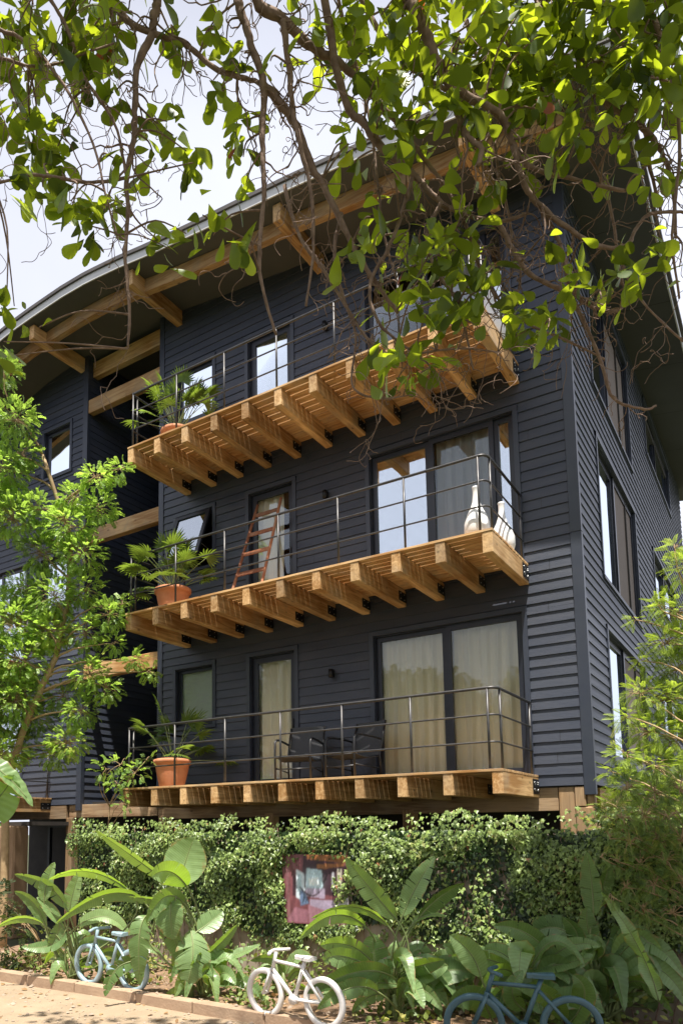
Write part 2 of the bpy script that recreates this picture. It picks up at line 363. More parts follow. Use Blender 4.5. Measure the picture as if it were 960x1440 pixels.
M['banana'] = blade_mat('banana leaf', (.10, .19, .055), (.24, .35, .15), (.48, .74, .04))
M['ground'] = leaf_mat('low garden leaves', (.08, .14, .03), (.20, .25, .06), (.35, .45, .05), .25, .5, .4, yellow=(.35, .32, .10))
M['litter'] = leaf_mat('dry fallen leaves', (.20, .11, .05), (.40, .26, .13), (.3, .2, .05), .1, .8, .2)
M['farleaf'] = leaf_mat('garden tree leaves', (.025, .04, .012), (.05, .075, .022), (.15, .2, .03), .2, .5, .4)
M['stem'] = mat('green stem', (.14, .20, .06), .5, (.22, .24, .10), 8)

# ================================================================== SETTING
def ground_sheet():
    mb = MB(); n = 40; x = np.concatenate([np.linspace(-400, -20, 6), np.linspace(-18, 14, 50), np.linspace(20, 400, 6)])
    y = np.concatenate([np.linspace(-400, -20, 6), np.linspace(-16, 10, 44), np.linspace(16, 400, 6)])
    vs = []; fs = []
    for j, yy in enumerate(y):
        for i, xx in enumerate(x):
            z = 0
            vs.append((xx, yy, z-.012))
    for j in range(len(y)-1):
        for i in range(len(x)-1):
            a = j*len(x)+i; fs.append((a, a+1, a+len(x)+1, a+len(x)))
    mb.add(vs, fs, 0, True)
    gm = mat('dark earth and grass', (.07, .065, .035), .95, (.045, .06, .022), 1.5, bump=.5, bscale=30)  # dark soil and grass colour, kept low to limit bounce light
    tag(mb.obj('ground', gm), kind='structure')
    pm = MB(); vs = []; fs = []; nx, ny = 120, 16
    for j in range(ny+1):
        for i in range(nx+1): x_ = -14+i*20/nx; y_ = -6.6+j*2.76/ny; vs.append((x_, y_+(.15*math.sin(x_*1.1) if j == 0 else 0), .006+.008*math.sin(x_*2.1+y_)*math.sin(y_*3.7)+.002))
    for j in range(ny):
        for i in range(nx): a = j*(nx+1)+i; fs.append((a, a+1, a+nx+2, a+nx+1))
    pm.add(vs, fs, 0, True)
    m = mat('sandy gravel', (.36, .27, .18), .95, (.27, .20, .13), 2.2, bump=.8, bscale=90, bdist=.012, bstretch=(1, 1, 1), detail=9)
    tag(pm.obj('path', m), kind='structure')
ground_sheet()
def bed_soil():
    mb = MB(); vs = []; fs = []; nx, ny = 90, 22
    for j in range(ny+1):
        for i in range(nx+1):
            x = -9+i*13/nx; y = -3.72+j*1.9/ny
            vs.append((x, y, .075+.03*math.sin(x*3.1+y*2)*math.cos(y*5+x)+random.uniform(-.012, .012)))
    for j in range(ny):
        for i in range(nx): a = j*(nx+1)+i; fs.append((a, a+1, a+nx+2, a+nx+1))
    mb.add(vs, fs, 0, True)
    m = mat('garden soil', (.30, .19, .11), .95, (.13, .08, .05), 5, bump=.9, bscale=40, bdist=.02, detail=8)
    tag(mb.obj('garden_bed_soil', m), kind='structure')
bed_soil()
# kerb of the bed: long concrete blocks, each one a step above the path
def kerb():
    mb = MB(); x = -9.2
    while x < 4.2:
        l = random.uniform(.8, 1.1); dy = random.uniform(-.012, .012)
        mb.box(x, x+l-.012, -3.86+dy, -3.72+dy, -.05, .135+random.uniform(-.006, .006), bev=.012); x += l
    m = mat('sandy concrete kerb', (.42, .30, .20), .9, (.30, .20, .13), 4, bump=.5, bscale=40)
    tag(mb.obj('bed_kerb', m), kind='structure')
kerb()

# ================================================================== HOUSE
house = empty('house', (-6, 0, 0)); HO = Vector((-6, 0, 0))
tag(house, 'dark blue grey three storey house with lap siding, timber balconies and curved roof', 'house')
def hp(mb, name, mats, parent=None):
    """house part: geometry given in world space"""
    mb.v = [(a+6, b, c) for a, b, c in mb.v]
    return mb.obj(name, mats, parent or house)

RX = [-17, -14, -12.2, -11.2, -10.4, -9.6, -8.8, -8.1, -7.2, -6.5, -5.3, -4.2, -3.5, -2.4, -1.2, 0, .95]
RZ = [9.9, 11.1, 11.75, 12.03, 12.16, 12.22, 12.26, 12.25, 12.16, 12.06, 11.93, 11.83, 11.76, 11.62, 11.45, 11.27, 11.12]
def roofz(x, y=0): return float(np.interp(x, RX, RZ))+.055*max(y, 0)

Zv = Vector((0, 0, 1))
class Wall:
    def __init__(s, o, u, n): s.o = Vector(o); s.u = Vector(u); s.n = Vector(n)
    def P(s, u, z, d=0): return s.o+s.u*u+Zv*z+s.n*d
    def wbox(s, mb, u0, u1, z0, z1, d0, d1, mi=0):
        vs = [s.P(u, z, d) for u in (u0, u1) for d in (d0, d1) for z in (z0, z1)]
        mb.add(vs, [(0, 1, 3, 2), (4, 6, 7, 5), (0, 4, 5, 1), (2, 3, 7, 6), (0, 2, 6, 4), (1, 5, 7, 3)], mi)
FRONT = Wall((0, 0, 0), (1, 0, 0), (0, -1, 0))
SIDE = Wall((0, 0, 0), (0, 1, 0), (1, 0, 0))
WSIDE = Wall((-9.7, 0, 0), (0, 1, 0), (1, 0, 0))
BACK = Wall((0, 14.5, 0), (1, 0, 0), (0, 1, 0))
MSIDE = Wall((-7.57, 0, 0), (0, 1, 0), (-1, 0, 0))

def siding(W, name, u0, u1, z0, ztop, ops, rev=.148, t0=.024, t1=.007):
    mb = MB(); z = z0
    while True:
        zt = z+rev
        if z > max(ztop(u0), ztop(u1), ztop((u0+u1)/2)): break
        cuts = sorted({z, zt}|{q for o in ops for q in (o[2], o[3]) if z < q < zt})
        off = lambda q: t0+(t1-t0)*(q-z)/rev
        # board joints for this course
        joints = []; q = u0+random.uniform(.4, 3.6)
        while q < u1: joints.append(q); q += 3.66
        for a, b in zip(cuts[:-1], cuts[1:]):
            segs = [(u0, u1)]
            for o in ops:
                if o[2] < b-1e-6 and o[3] > a+1e-6:
                    ns = []
                    for s0, s1 in segs:
                        if o[1] <= s0 or o[0] >= s1: ns.append((s0, s1)); continue
                        if o[0] > s0: ns.append((s0, o[0]))
                        if o[1] < s1: ns.append((o[1], s1))
                    segs = ns
            for s0, s1 in segs:
                br = [s0]+[j for j in joints if s0+.05 < j < s1-.05]+[s1]
                for i in range(len(br)-1):
                    p0 = br[i]+(.002 if i else 0); p1 = br[i+1]-(.002 if i < len(br)-2 else 0)
                    # chop at roof line
                    if ztop(p0)+.06 < a and ztop(p1)+.06 < a: continue
                    jt = random.uniform(-.0012, .0012)
                    mb.quad(W.P(p0, a, off(a)+jt), W.P(p1, a, off(a)+jt), W.P(p1, b, off(b)+jt), W.P(p0, b, off(b)+jt))
                    if a == z:
                        mb.quad(W.P(p0, a, -.002), W.P(p1, a, -.002), W.P(p1, a, off(a)+jt), W.P(p0, a, off(a)+jt))
                mb.quad(W.P(s0, a, 0), W.P(s1, a, 0), W.P(s1, b, 0), W.P(s0, b, 0), 1)
                mb.quad(W.P(s0, a, -.16), W.P(s1, a, -.16), W.P(s1, b, -.16), W.P(s0, b, -.16), 1)
        z = zt
    return hp(mb, name, [M['siding'], M['dark']])

Z1, S = 2.70, 2.95
ops_front = []
for k in range(3):
    zd = Z1+k*S
    ops_front += [(-7.15, -6.27, zd+1.18, zd+2.27), (-5.45, -4.53, zd, zd+2.28), (-3.08, -.80, zd, zd+2.28)]
siding(FRONT, 'front_wall', -7.57, -.07, 2.55, lambda u: roofz(u), ops_front)
ops_side = [(1.5, 5.0, 8.85, 11.0), (7.4, 11.5, 10.2, 11.45), (1.5, 4.95, 5.75, 7.95), (7.4, 11.2, 6.9, 7.98), (1.5, 5.0, 2.95, 4.93), (7.4, 11.2, 3.9, 4.98)]
siding(SIDE, 'side_wall', .07, 14.4, 2.55, lambda u: roofz(0, u), ops_side)
ops_wing = [(-11.08, -10.22, Z1+k*S+1.18, Z1+k*S+2.27) for k in range(1, 3)]+[(-13.4, -11.6, Z1+k*S, Z1+k*S+2.28) for k in range(2)]
siding(FRONT, 'wing_front_wall', -16.5, -9.77, 2.55, lambda u: roofz(u), ops_wing)
siding(WSIDE, 'wing_side_wall', .07, 8.0, 2.55, lambda u: roofz(-9.7, u), [])
siding(MSIDE, 'recess_side_wall', .07, 8.0, 2.55, lambda u: roofz(-7.57, u), [])
siding(Wall((0, 8, 0), (1, 0, 0), (0, -1, 0)), 'recess_back_wall', -9.7, -7.57, 0, lambda u: roofz(u, 8), [(-9.3, -8.2, 2.7+k*S, 4.8+k*S) for k in range(3)])

def corner_trim(x, y, sx, w=.15):
    """boxed corner post: proud of both faces, in two lengths with a seam"""
    mb = MB(); zt = roofz(x, y)
    for a, b in ((2.42, 5.95), (5.956, 8.75), (8.756, zt+.05)):
        # sx: direction along x away from the corner (towards the wall it ends)
        mb.box(min(x+sx*w, x-sx*.032), max(x+sx*w, x-sx*.032), y-.032, y+w*.55, a, b, bev=.003)
    return hp(mb, 'corner_trim', M['trim'])
corner_trim(0, 0, -1, .11); corner_trim(-7.57, 0, 1, .09); corner_trim(-9.7, 0, -1, .11)

# ---- rooms behind the windows
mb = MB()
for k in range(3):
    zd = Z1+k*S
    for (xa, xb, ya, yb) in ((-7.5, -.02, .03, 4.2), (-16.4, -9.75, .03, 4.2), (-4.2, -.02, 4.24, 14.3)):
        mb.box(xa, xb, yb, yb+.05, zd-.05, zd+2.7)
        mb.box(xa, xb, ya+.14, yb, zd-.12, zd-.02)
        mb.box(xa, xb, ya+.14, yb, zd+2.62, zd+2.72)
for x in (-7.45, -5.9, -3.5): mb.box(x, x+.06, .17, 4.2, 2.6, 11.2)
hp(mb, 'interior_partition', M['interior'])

def drape(W, u0, u1, z0, z1, d, amp=.05, per=.19, mi=0, mb=None, seed=0):
    rr = random.Random(seed); mb = mb or MB(); n = max(8, int((u1-u0)/.016)); vs = []; fs = []
    ph = rr.uniform(0, 6)
    rows = 7
    for j in range(rows):
        z = z1+(z0-z1)*j/(rows-1)
        for i in range(n+1):
            u = u0+(u1-u0)*i/n
            q = math.sin(u*2*math.pi/per+ph+.7*math.sin(u*5.1+ph)+.12*j)+.35*math.sin(u*2*math.pi/(per*.43)+j*.2)
            vs.append(W.P(u+.01*math.sin(j*1.1+u*9), z, d+amp*q*(.6+.4*j/rows)))
    for j in range(rows-1):
        for i in range(n): a = j*(n+1)+i; fs.append((a, a+1, a+n+2, a+n+1))
    mb.add(vs, fs, mi, True); return mb

def window(W, name, u0, u1, z0, z1, splits, curtains, glass='glass', trim=.07, fr=.055, label=None, seed=1, blinds=(), handle=None):
    """outer casing flush with the siding, recessed sash frames per split, panes and curtains as sub-parts"""
    mb = MB()
    # casing (proud of siding)
    W.wbox(mb, u0-trim, u0, z0-.02, z1+trim, -.01, .036, 1); W.wbox(mb, u1, u1+trim, z0-.02, z1+trim, -.01, .036, 1)
    W.wbox(mb, u0-trim, u1+trim, z1, z1+trim, -.013, .039, 1)
    W.wbox(mb, u0-trim-.01, u1+trim+.01, z0-.055, z0, -.02, .05, 1)
    # reveal lining
    for a, b, c, d in ((u0, u0+.02, z0, z1), (u1-.02, u1, z0, z1)): W.wbox(mb, a, b, c, d, -.17, -.012, 0)
    W.wbox(mb, u0, u1, z1-.02, z1, -.17, -.014, 0); W.wbox(mb, u0, u1, z0, z0+.03, -.17, -.01, 0)
    xs = [u0+.02]+list(splits)+[u1-.02]
    panes = []
    for i in range(len(xs)-1):
        a, b = xs[i], xs[i+1]; dd = -.065 if i % 2 == 0 else -.035
        W.wbox(mb, a, a+fr, z0+.03, z1-.02, dd-.035, dd+.012); W.wbox(mb, b-fr, b, z0+.03, z1-.02, dd-.035, dd+.012)
        W.wbox(mb, a+fr, b-fr, z1-.02-fr, z1-.02, dd-.033, dd+.010); W.wbox(mb, a+fr, b-fr, z0+.03, z0+.03+fr*1.25, dd-.033, dd+.010)
        panes.append((a+fr, b-fr, z0+.03+fr*1.25, z1-.02-fr, dd-.012))
    o = hp(mb, name, [M['frame'], M['trim']])
    for i, (a, b, c, d, dd) in enumerate(panes):
        g = MB(); W.wbox(g, a-.004, b+.004, c-.004, d+.004, dd-.006, dd)
        gm = glass[i] if isinstance(glass, (list, tuple)) else glass
        hp(g, 'screen' if gm == 'screen' else 'pane', M[gm], o)
    for j, (a, b, mname) in enumerate(curtains):
        if mname in ('blind', 'paleblind'):
            q = MB(); W.wbox(q, a, b, z0+.05, z1-.03, -.135, -.132); hp(q, 'blind', M[mname], o)
        else:
            hp(drape(W, a, b, z0+.03, z1-.02, -.175, seed=seed*7+j), 'curtain', M[mname], o)
    if handle is not None:
        q = MB(); uu, zz, dd = handle
        a = W.P(uu, zz-.09, dd); b2 = W.P(uu, zz-.09, dd+.05); c2 = W.P(uu, zz+.09, dd+.05); d2 = W.P(uu, zz+.09, dd)
        q.tube([a, b2, c2, d2], .009, 6); hp(q, 'handle', M['steel'], o)
    if label: o['label'] = label
    return o

for k in range(3):
    zd = Z1+k*S
    # small window
    if k != 1:
        window(FRONT, 'window', -7.15, -6.27, zd+1.18, zd+2.27, [], [(-7.12, -6.3, 'paleblind')], 'glass_refl' if k == 2 else 'glass', seed=k+1)
    # glazed door
    cu = [[(-5.42, -4.60, 'curtain')], [(-5.42, -4.85, 'curtain')], [(-5.1, -4.6, 'sheer')]][k]
    window(FRONT, 'glazed_door', -5.45, -4.53, zd, zd+2.28, [], cu, 'glass' if k < 2 else 'glass_refl', fr=.10, seed=k+4, handle=(-4.62, zd+1.05, -.088))
    # sliding doors
    if k == 0: window(FRONT, 'sliding_door', -3.08, -.80, zd, zd+2.28, [-1.92], [(-3.05, -2.0, 'curtain'), (-1.95, -.83, 'curtain')], 'glass', fr=.07, seed=11, label='ground level sliding door with cream curtains drawn')
    if k == 1: window(FRONT, 'sliding_door', -3.08, -.80, zd, zd+2.28, [-2.09, -1.10], [(-2.02, -1.15, 'sheer'), (-1.06, -.83, 'sheer')], ['glass_refl', 'glass', 'glass_refl'], fr=.07, seed=12)
    if k == 2: window(FRONT, 'sliding_door', -3.08, -.80, zd, zd+2.28, [-2.09, -1.10], [(-1.8, -.83, 'sheer')], ['glass', 'glass', 'glass_refl'], fr=.07, seed=13)
# open awning window on the middle floor
def awning():
    u0, u1, z0, z1 = -7.15, -6.27, Z1+S+1.18, Z1+S+2.27
    mb = MB(); t = .07; W = FRONT
    W.wbox(mb, u0-t, u0, z0-.02, z1+t, -.01, .036, 1); W.wbox(mb, u1, u1+t, z0-.02, z1+t, -.01, .036, 1)
    W.wbox(mb, u0-t, u1+t, z1, z1+t, -.013, .039, 1); W.wbox(mb, u0-t-.01, u1+t+.01, z0-.055, z0, -.02, .05, 1)
    for a, b, c, d in ((u0, u0+.03, z0, z1), (u1-.03, u1, z0, z1)): W.wbox(mb, a, b, c, d, -.17, -.012, 0)
    W.wbox(mb, u0, u1, z1-.03, z1, -.17, -.014, 0); W.wbox(mb, u0, u1, z0, z0+.03, -.17, -.01, 0)
    o = hp(mb, 'window', [M['frame'], M['trim']]); o['label'] = 'window with its sash pushed open'
    # the sash swings out from the top
    A = R(21); h = z1-z0-.06; zt = z1-.04
    def SP(u, s, dd): return Vector((u, -(.02+math.sin(A)*s+math.cos(A)*dd), zt-math.cos(A)*s+math.sin(A)*dd))
    sm = MB()
    def sb(mbx, ua, ub, s0, s1, d0=0, d1=.045):
        vs = [SP(u, s, d) for u in (ua, ub) for d in (d0, d1) for s in (s0, s1)]
        mbx.add(vs, [(0, 1, 3, 2), (4, 6, 7, 5), (0, 4, 5, 1), (2, 3, 7, 6), (0, 2, 6, 4), (1, 5, 7, 3)])
    f = .075; ua, ub = u0+.03, u1-.03
    sb(sm, ua, ua+f, 0, h); sb(sm, ub-f, ub, 0, h); sb(sm, ua+f, ub-f, 0, f, .001, .044); sb(sm, ua+f, ub-f, h-f, h, .001, .044)
    hp(sm, 'sash', M['frame'], o)
    g = MB(); sb(g, ua+f-.003, ub-f+.003, f-.003, h-f+.003, .015, .022); hp(g, 'pane', M['glass_refl'], o)
    st = MB(); st.tube([SP(ua+.02, h*.75, 0), W.P(ua+.02, z0+.25, -.03)], .007, 5); st.tube([SP(ub-.02, h*.75, 0), W.P(ub-.02, z0+.25, -.03)], .007, 5)
    hp(st, 'stay', M['steel'], o)
awning()
# side windows
window(SIDE, 'side_window', 1.5, 4.95, 5.75, 7.95, [3.05], [(3.2, 4.8, 'blind'), (1.55, 3.0, 'paleblind')], ['glass_refl', 'screen'], fr=.09, seed=21)
window(SIDE, 'side_window', 1.5, 5.0, 2.95, 4.93, [3.05], [(3.2, 4.9, 'blind'), (1.55, 3.0, 'paleblind')], ['glass_refl', 'screen'], fr=.09, seed=22)
window(SIDE, 'side_window', 1.5, 5.0, 8.85, 11.0, [3.05], [(3.1, 4.9, 'blind'), (1.55, 3.0, 'paleblind')], ['glass_refl', 'screen'], fr=.07, seed=23)
window(SIDE, 'side_window', 7.4, 11.5, 10.2, 11.45, [9.3], [(7.5, 11.4, 'blind')], ['glass', 'glass'], fr=.07, seed=24)
window(SIDE, 'side_window', 7.4, 11.2, 6.9, 7.98, [9.3], [(7.5, 9.2, 'blind'), (9.4, 11.1, 'paleblind')], ['glass', 'glass_refl'], fr=.07, seed=25)
window(SIDE, 'side_window', 7.4, 11.2, 3.9, 4.98, [9.3], [(7.5, 9.2, 'blind')], ['glass', 'glass'], fr=.07, seed=26)
# wing windows
for k in (1, 2): window(FRONT, 'window', -11.08, -10.22, Z1+k*S+1.18, Z1+k*S+2.27, [], [(-11.05, -10.25, 'paleblind')], 'glass_refl', seed=30+k)
for k in range(2): window(FRONT, 'sliding_door', -13.4, -11.6, Z1+k*S, Z1+k*S+2.28, [-12.5], [(-13.3, -12.9, 'sheer')], 'glass', seed=35+k)
0 and window(FRONT, 'glazed_door', -10.95, -10.2, Z1, Z1+2.2, [], [(-10.9, -10.5, 'sheer')], 'glass', seed=39)
for k in range(3): window(Wall((0, 8, 0), (1, 0, 0), (0, -1, 0)), 'recess_window', -9.3, -8.2, 2.7+k*S, 4.8+k*S, [], [], 'glass', seed=41+k)

# wall lights
for (x, z) in ((-3.81, 10.42), (-3.86, 7.46), (-3.81, 4.46)):
    mb = MB(); FRONT.wbox(mb, x-.03, x+.03, z-.04, z+.09, .02, .05); mb.lathe([(.0, .08), (.038, .08), (.038, -.05), (.0, -.05)], (x+.01, -.105, z), 14)
    FRONT.wbox(mb, x-.01, x+.02, z-.01, z+.02, .05, .08)
    hp(mb, 'wall_light', M['bracket'])

# ---- roof
def roof():
    xs = np.unique(np.concatenate([np.linspace(-17, .95, 60)])); ys = [-1.5, 0, 3, 6, 9, 12, 15.6]
    def zz(x, y=0): return roofz(x, y)
    mb = MB(); vs = []; fs = []; nx = len(xs)
    for y in ys:
        for x in xs: vs.append((x, y, zz(x, y)))
    for j in range(len(ys)-1):
        for i in range(nx-1): a = j*nx+i; fs.append((a, a+nx, a+nx+1, a+1))
    mb.add(vs, fs)
    sof = hp(mb, 'soffit', M['soffit'])
    # board seams under the soffit: shallow battens across
    mb = MB(); vs = []; fs = []
    for y in ys:
        for x in xs: vs.append((x, y-(.06 if y == ys[0] else 0), zz(x, y)+.20))
    for j in range(len(ys)-1):
        for i in range(nx-1): a = j*nx+i; fs.append((a, a+1, a+nx+1, a+nx))
    mb.add(vs, fs)
    # sheet edge (corrugation lip) front and side
    def strip(pa, pb, h0, h1, m_, outn):
        pass
    for i in range(nx-1):
        a, b = xs[i], xs[i+1]
        mb.quad((a, -1.56, zz(a, -1.5)+.135), (b, -1.56, zz(b, -1.5)+.135), (b, -1.56, zz(b, -1.5)+.20), (a, -1.56, zz(a, -1.5)+.20))
        mb.quad((a, -1.50, zz(a, -1.5)+.135), (b, -1.50, zz(b, -1.5)+.135), (b, -1.56, zz(b, -1.5)+.135), (a, -1.56, zz(a, -1.5)+.135))
    for j in range(len(ys)-1):
        a, b = ys[j], ys[j+1]; a2 = a-(.06 if j == 0 else 0)
        mb.quad((1.03, a2, zz(.95, a)+.12), (1.03, b, zz(.95, b)+.12), (1.03, b, zz(.95, b)+.20), (1.03, a2, zz(.95, a)+.20))
        mb.quad((.95, a2, zz(.95, a)+.12), (.95, b, zz(.95, b)+.12), (1.03, b, zz(.95, b)+.12), (1.03, a2, zz(.95, a)+.12))
        mb.quad((.95, a2, zz(.95, a)+.20), (.95, b, zz(.95, b)+.20), (1.03, b, zz(.95, b)+.20), (1.03, a2, zz(.95, a)+.20))
    hp(mb, 'roof_sheet', M['roofing'])
    mb = MB()
    for i in range(nx-1):
        a, b = xs[i], xs[i+1]; p = -1.502
        mb.add([(a, p-.022, zz(a)-.012), (b, p-.022, zz(b)-.012), (b, p-.022, zz(b)+.132), (a, p-.022, zz(a)+.132),
                (a, p, zz(a)-.012), (b, p, zz(b)-.012), (b, p, zz(b)+.132), (a, p, zz(a)+.132)],
               [(0, 1, 2, 3), (4, 7, 6, 5), (0, 4, 5, 1), (3, 2, 6, 7)])
    for j in range(len(ys)-1):
        a, b = ys[j], ys[j+1]; p = .952
        mb.add([(p, a, zz(p, a)-.012), (p, b, zz(p, b)-.012), (p, b, zz(p, b)+.11), (p, a, zz(p, a)+.11),
                (p+.022, a, zz(p, a)-.012), (p+.022, b, zz(p, b)-.012), (p+.022, b, zz(p, b)+.11), (p+.022, a, zz(p, a)+.11)],
               [(0, 1, 2, 3), (4, 7, 6, 5), (0, 4, 5, 1), (3, 2, 6, 7)])
    hp(mb, 'fascia', M['fascia'])
    # soffit joint strips
    mb = MB()
    for y in (1.6, 4.0, 6.4, 8.8, 11.2):
        mb.add([(.01, y-.006, zz(0, y)-.004), (.95, y-.006, zz(.95, y)-.004), (.95, y+.006, zz(.95, y)-.004), (.01, y+.006, zz(0, y)-.004)], [(0, 1, 2, 3)])
    hp(mb, 'soffit_joint', M['dark'])
    # curved glulam along the eave
    mb = MB(); gx = [x for x in xs if -13.5 < x < .6]
    for i in range(len(gx)-1):
        a, b = gx[i], gx[i+1]; y0, y1 = -1.06, -.94
        za, zb = zz(a)-.01, zz(b)-.01
        mb.add([(a, y0, za-.25), (b, y0, zb-.25), (b, y0, zb), (a, y0, za), (a, y1, za-.25), (b, y1, zb-.25), (b, y1, zb), (a, y1, za)],
               [(0, 1, 2, 3), (4, 7, 6, 5), (0, 4, 5, 1)])
    hp(mb, 'eave_beam', M['wood_x'])
    for x in (-9.85, -7.1, -3.9, -.9):
        mb = MB(); z = zz(x)-.012; mb.box(x-.07, x+.07, -1.38, .02, z-.30, z-.005, bev=.006)
        hp(mb, 'roof_bracket_beam', M['wood_y'])
    mb = MB(); mb.box(-9.69, -7.6, .12, .26, 11.78, 12.12, bev=.006); hp(mb, 'roof_tie_beam', M['wood_x'])
    for z in (11.18, 8.28, 5.40):
        mb = MB(); mb.box(-9.66, -7.58, -.02, .13, z-.30, z, bev=.008); hp(mb, 'recess_beam', M['wood_x'])
roof()

# ---- balconies
JX = [-.75-.61*k for k in range(11)]
def joist_mesh():
    me = MB(); me.box(-.065, .065, 0, 1.54, -.265, 0, bev=.006); return me
jm = joist_mesh()
def balcony(zd, joists, x0, x1, first=None):
    mb = MB(); x = x0
    nb = 11; wdt = 1.56/nb
    for i in range(nb):
        y0 = -1.57+i*wdt
        cuts = [x0, x0+random.uniform(2.2, 4.2), x1]
        for a, b in zip(cuts[:-1], cuts[1:]):
            zj = random.uniform(-.0015, .0015)
            mb.box(a+.002, b-.002, y0+.0075, y0+wdt-.0075, zd-.030+zj, zd+zj, bev=.002)
    o = hp(mb, 'balcony', M['wood_x'])
    return o
def add_joists(bal, zd, xs, br=True):
    first = None
    for i, x in enumerate(xs):
        if first is None:
            j = jm.obj('joist', M['wood_y'], bal); first = j
            plates = []
            for sx in (-1, 1):
                b = MB(); b.box(min(sx*.0655, sx*.071), max(sx*.0655, sx*.071), 1.28, 1.54, -.21, -.07)
                for (yy, z_) in ((1.33, -.10), (1.46, -.10), (1.33, -.18), (1.46, -.18)):
                    b.tube([(sx*.0695, yy, z_), (sx*.080, yy, z_)], .009, 6, 1)
                plates.append(b.obj('joist_bracket', [M['bracket'], M['bolt']], bal))
        else:
            j = first.copy(); COL.objects.link(j); plates = [q.copy() for q in plates]
            for q in plates: COL.objects.link(q)
        # balcony object sits at the house origin: parent space = world + 6 in x
        dz = random.uniform(-.004, 0)
        for q in [j]+plates: q.location = (x+6, -1.555, zd-.032+dz)
def railing(bal, zd, x0, x1, px, yf=-1.50, left=True):
    mb = MB(); r = .0165
    c = .10
    for h, rr in ((.99, .019), (.66, .012), (.33, .012)):
        pts = []
        if left: pts += [(x0, -.03, zd+h)]
        pts += [(x0, yf+.02, zd+h), (x0+.02, yf, zd+h)] if left else [(x0-.06, yf, zd+h)]
        pts += [(x1-c, yf, zd+h)]
        for a in range(1, 6):
            t = R(90)*a/5; pts.append((x1-c+c*math.sin(t), yf+c-c*math.cos(t), zd+h))
        pts += [(x1, -.03, zd+h)]
        mb.tube(pts, rr, 8)
    for x in px: mb.tube([(x, yf, zd), (x, yf, zd+.985)], r, 8)
    for y in (yf+.13, -.10): mb.tube([(x1, y, zd), (x1, y, zd+.985)], r, 8)
    if left:
        for y in (yf+.13, -.10): mb.tube([(x0, y, zd), (x0, y, zd+.985)], r, 8)
    for x in px: mb.box(x-.04, x+.04, yf-.04, yf+.04, zd, zd+.008)
    hp(mb, 'railing', M['steel'], bal)
def fix_parent(o):  # children made with hp are in house space; balcony has the same origin so nothing to do
    return o
for k in range(3):
    zd = Z1+k*S; bal = balcony(zd, 11, -6.92, -.68)
    add_joists(bal, zd, JX)
    railing(bal, zd, -6.88, -.74, [-6.85+1.0*i for i in range(7)])
# small steel brackets on the outer face of each end beam
for k in range(3):
    zd = Z1+(k-1)*S if False else Z1+k*S
    mb = MB(); mb.box(-.684, -.678, -.30, -.03, zd-.26, zd-.06)
    for yy in (-.25, -.08):
        for z_ in (.11, .2): mb.tube([(-.679, yy, zd-z_), (-.668, yy, zd-z_)], .015, 6, 1)
    hp(mb, 'end_bracket', [M['bracket'], M['bolt']])
# wing balconies (left, mostly behind the small tree)
for k in range(3):
    zd = Z1+k*S
    if k == 2: continue
    bal = balcony(zd, 8, -16, -11.35 if k else -10.55)
    add_joists(bal, zd, [-11.45-.61*i if k else -10.65-.61*i for i in range(8)])
    railing(bal, zd, -15.9, -11.4 if k else -10.6, [-15.4+i for i in range(4)], left=True)

# ---- base of the house: rim beam, posts, dark undercroft
mb = MB(); mb.box(-7.6, -.45, .02, .16, 2.22, 2.53, bev=.005); hp(mb, 'rim_beam', M['oldwood'])
mb = MB(); mb.box(.0-.14, -.02, .5, 14.3, 2.22, 2.53, bev=.005); hp(mb, 'rim_beam', M['wood_y'])
mb = MB(); mb.box(-10.05, -7.62, .02, .14, 2.28, 2.54, bev=.005); hp(mb, 'rim_beam', M['oldwood'])
mb = MB(); mb.box(-16.4, -10.1, -.02, .12, 2.26, 2.53, bev=.005); hp(mb, 'rim_beam', M['oldwood'])
def corner_post():
    mb = MB()
    mb.box(-.44, -.24, .0, .2, 0, 2.53, bev=.01); mb.box(-.235, -.10, -.015, .12, 2.27, 2.53, bev=.008); mb.box(-.09, .0, .01, .16, 2.22, 2.53, bev=.008)
    mb.box(-.235, -.01, -.01, .18, 0, 2.262, bev=.01)
    hp(mb, 'post', M['wood_z'])
corner_post()
for (x, y) in ((-2.6, .1), (-5.1, .1), (-7.5, .1), (-10.0, .06), (-9.98, 3), (-.15, 4.5), (-.15, 9), (-.15, 14), (-13.5, .1)):
    mb = MB(); mb.box(x-.09, x+.09, y-.09, y+.09, 0, 2.28, bev=.01); hp(mb, 'post', M['wood_z'])
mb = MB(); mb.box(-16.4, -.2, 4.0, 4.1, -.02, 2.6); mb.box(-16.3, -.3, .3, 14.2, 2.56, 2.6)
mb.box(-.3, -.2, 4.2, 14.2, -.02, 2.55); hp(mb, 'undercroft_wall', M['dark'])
mb = MB()
for x in (-11.9, -11.1, -10.5): mb.box(x, x+.07, 1.0, 1.08, 0, 2.1)
mb.box(-11.9, -10.43, .995, 1.075, 2.1, 2.18); hp(mb, 'undercroft_door_frame', M['frame'])
mb = MB(); mb.box(-10.9, -10.55, 1.5, 1.53, .3, 1.9); hp(mb, 'undercroft_window', M['glass_refl'])
mb = MB(); mb.box(-11.1, -10.12, -1.25, -.9, -.02, 2.12, bev=.03); hp(mb, 'pillar', mat('clay plaster pillar', (.34, .22, .13), .9, (.22, .14, .085), 3, (1, 1, .3), .4, 20))
mb = MB(); mb.box(-15.6, -10.0, -1.0, .1, 2.125, 2.2); hp(mb, 'entrance_canopy', M['dark'])
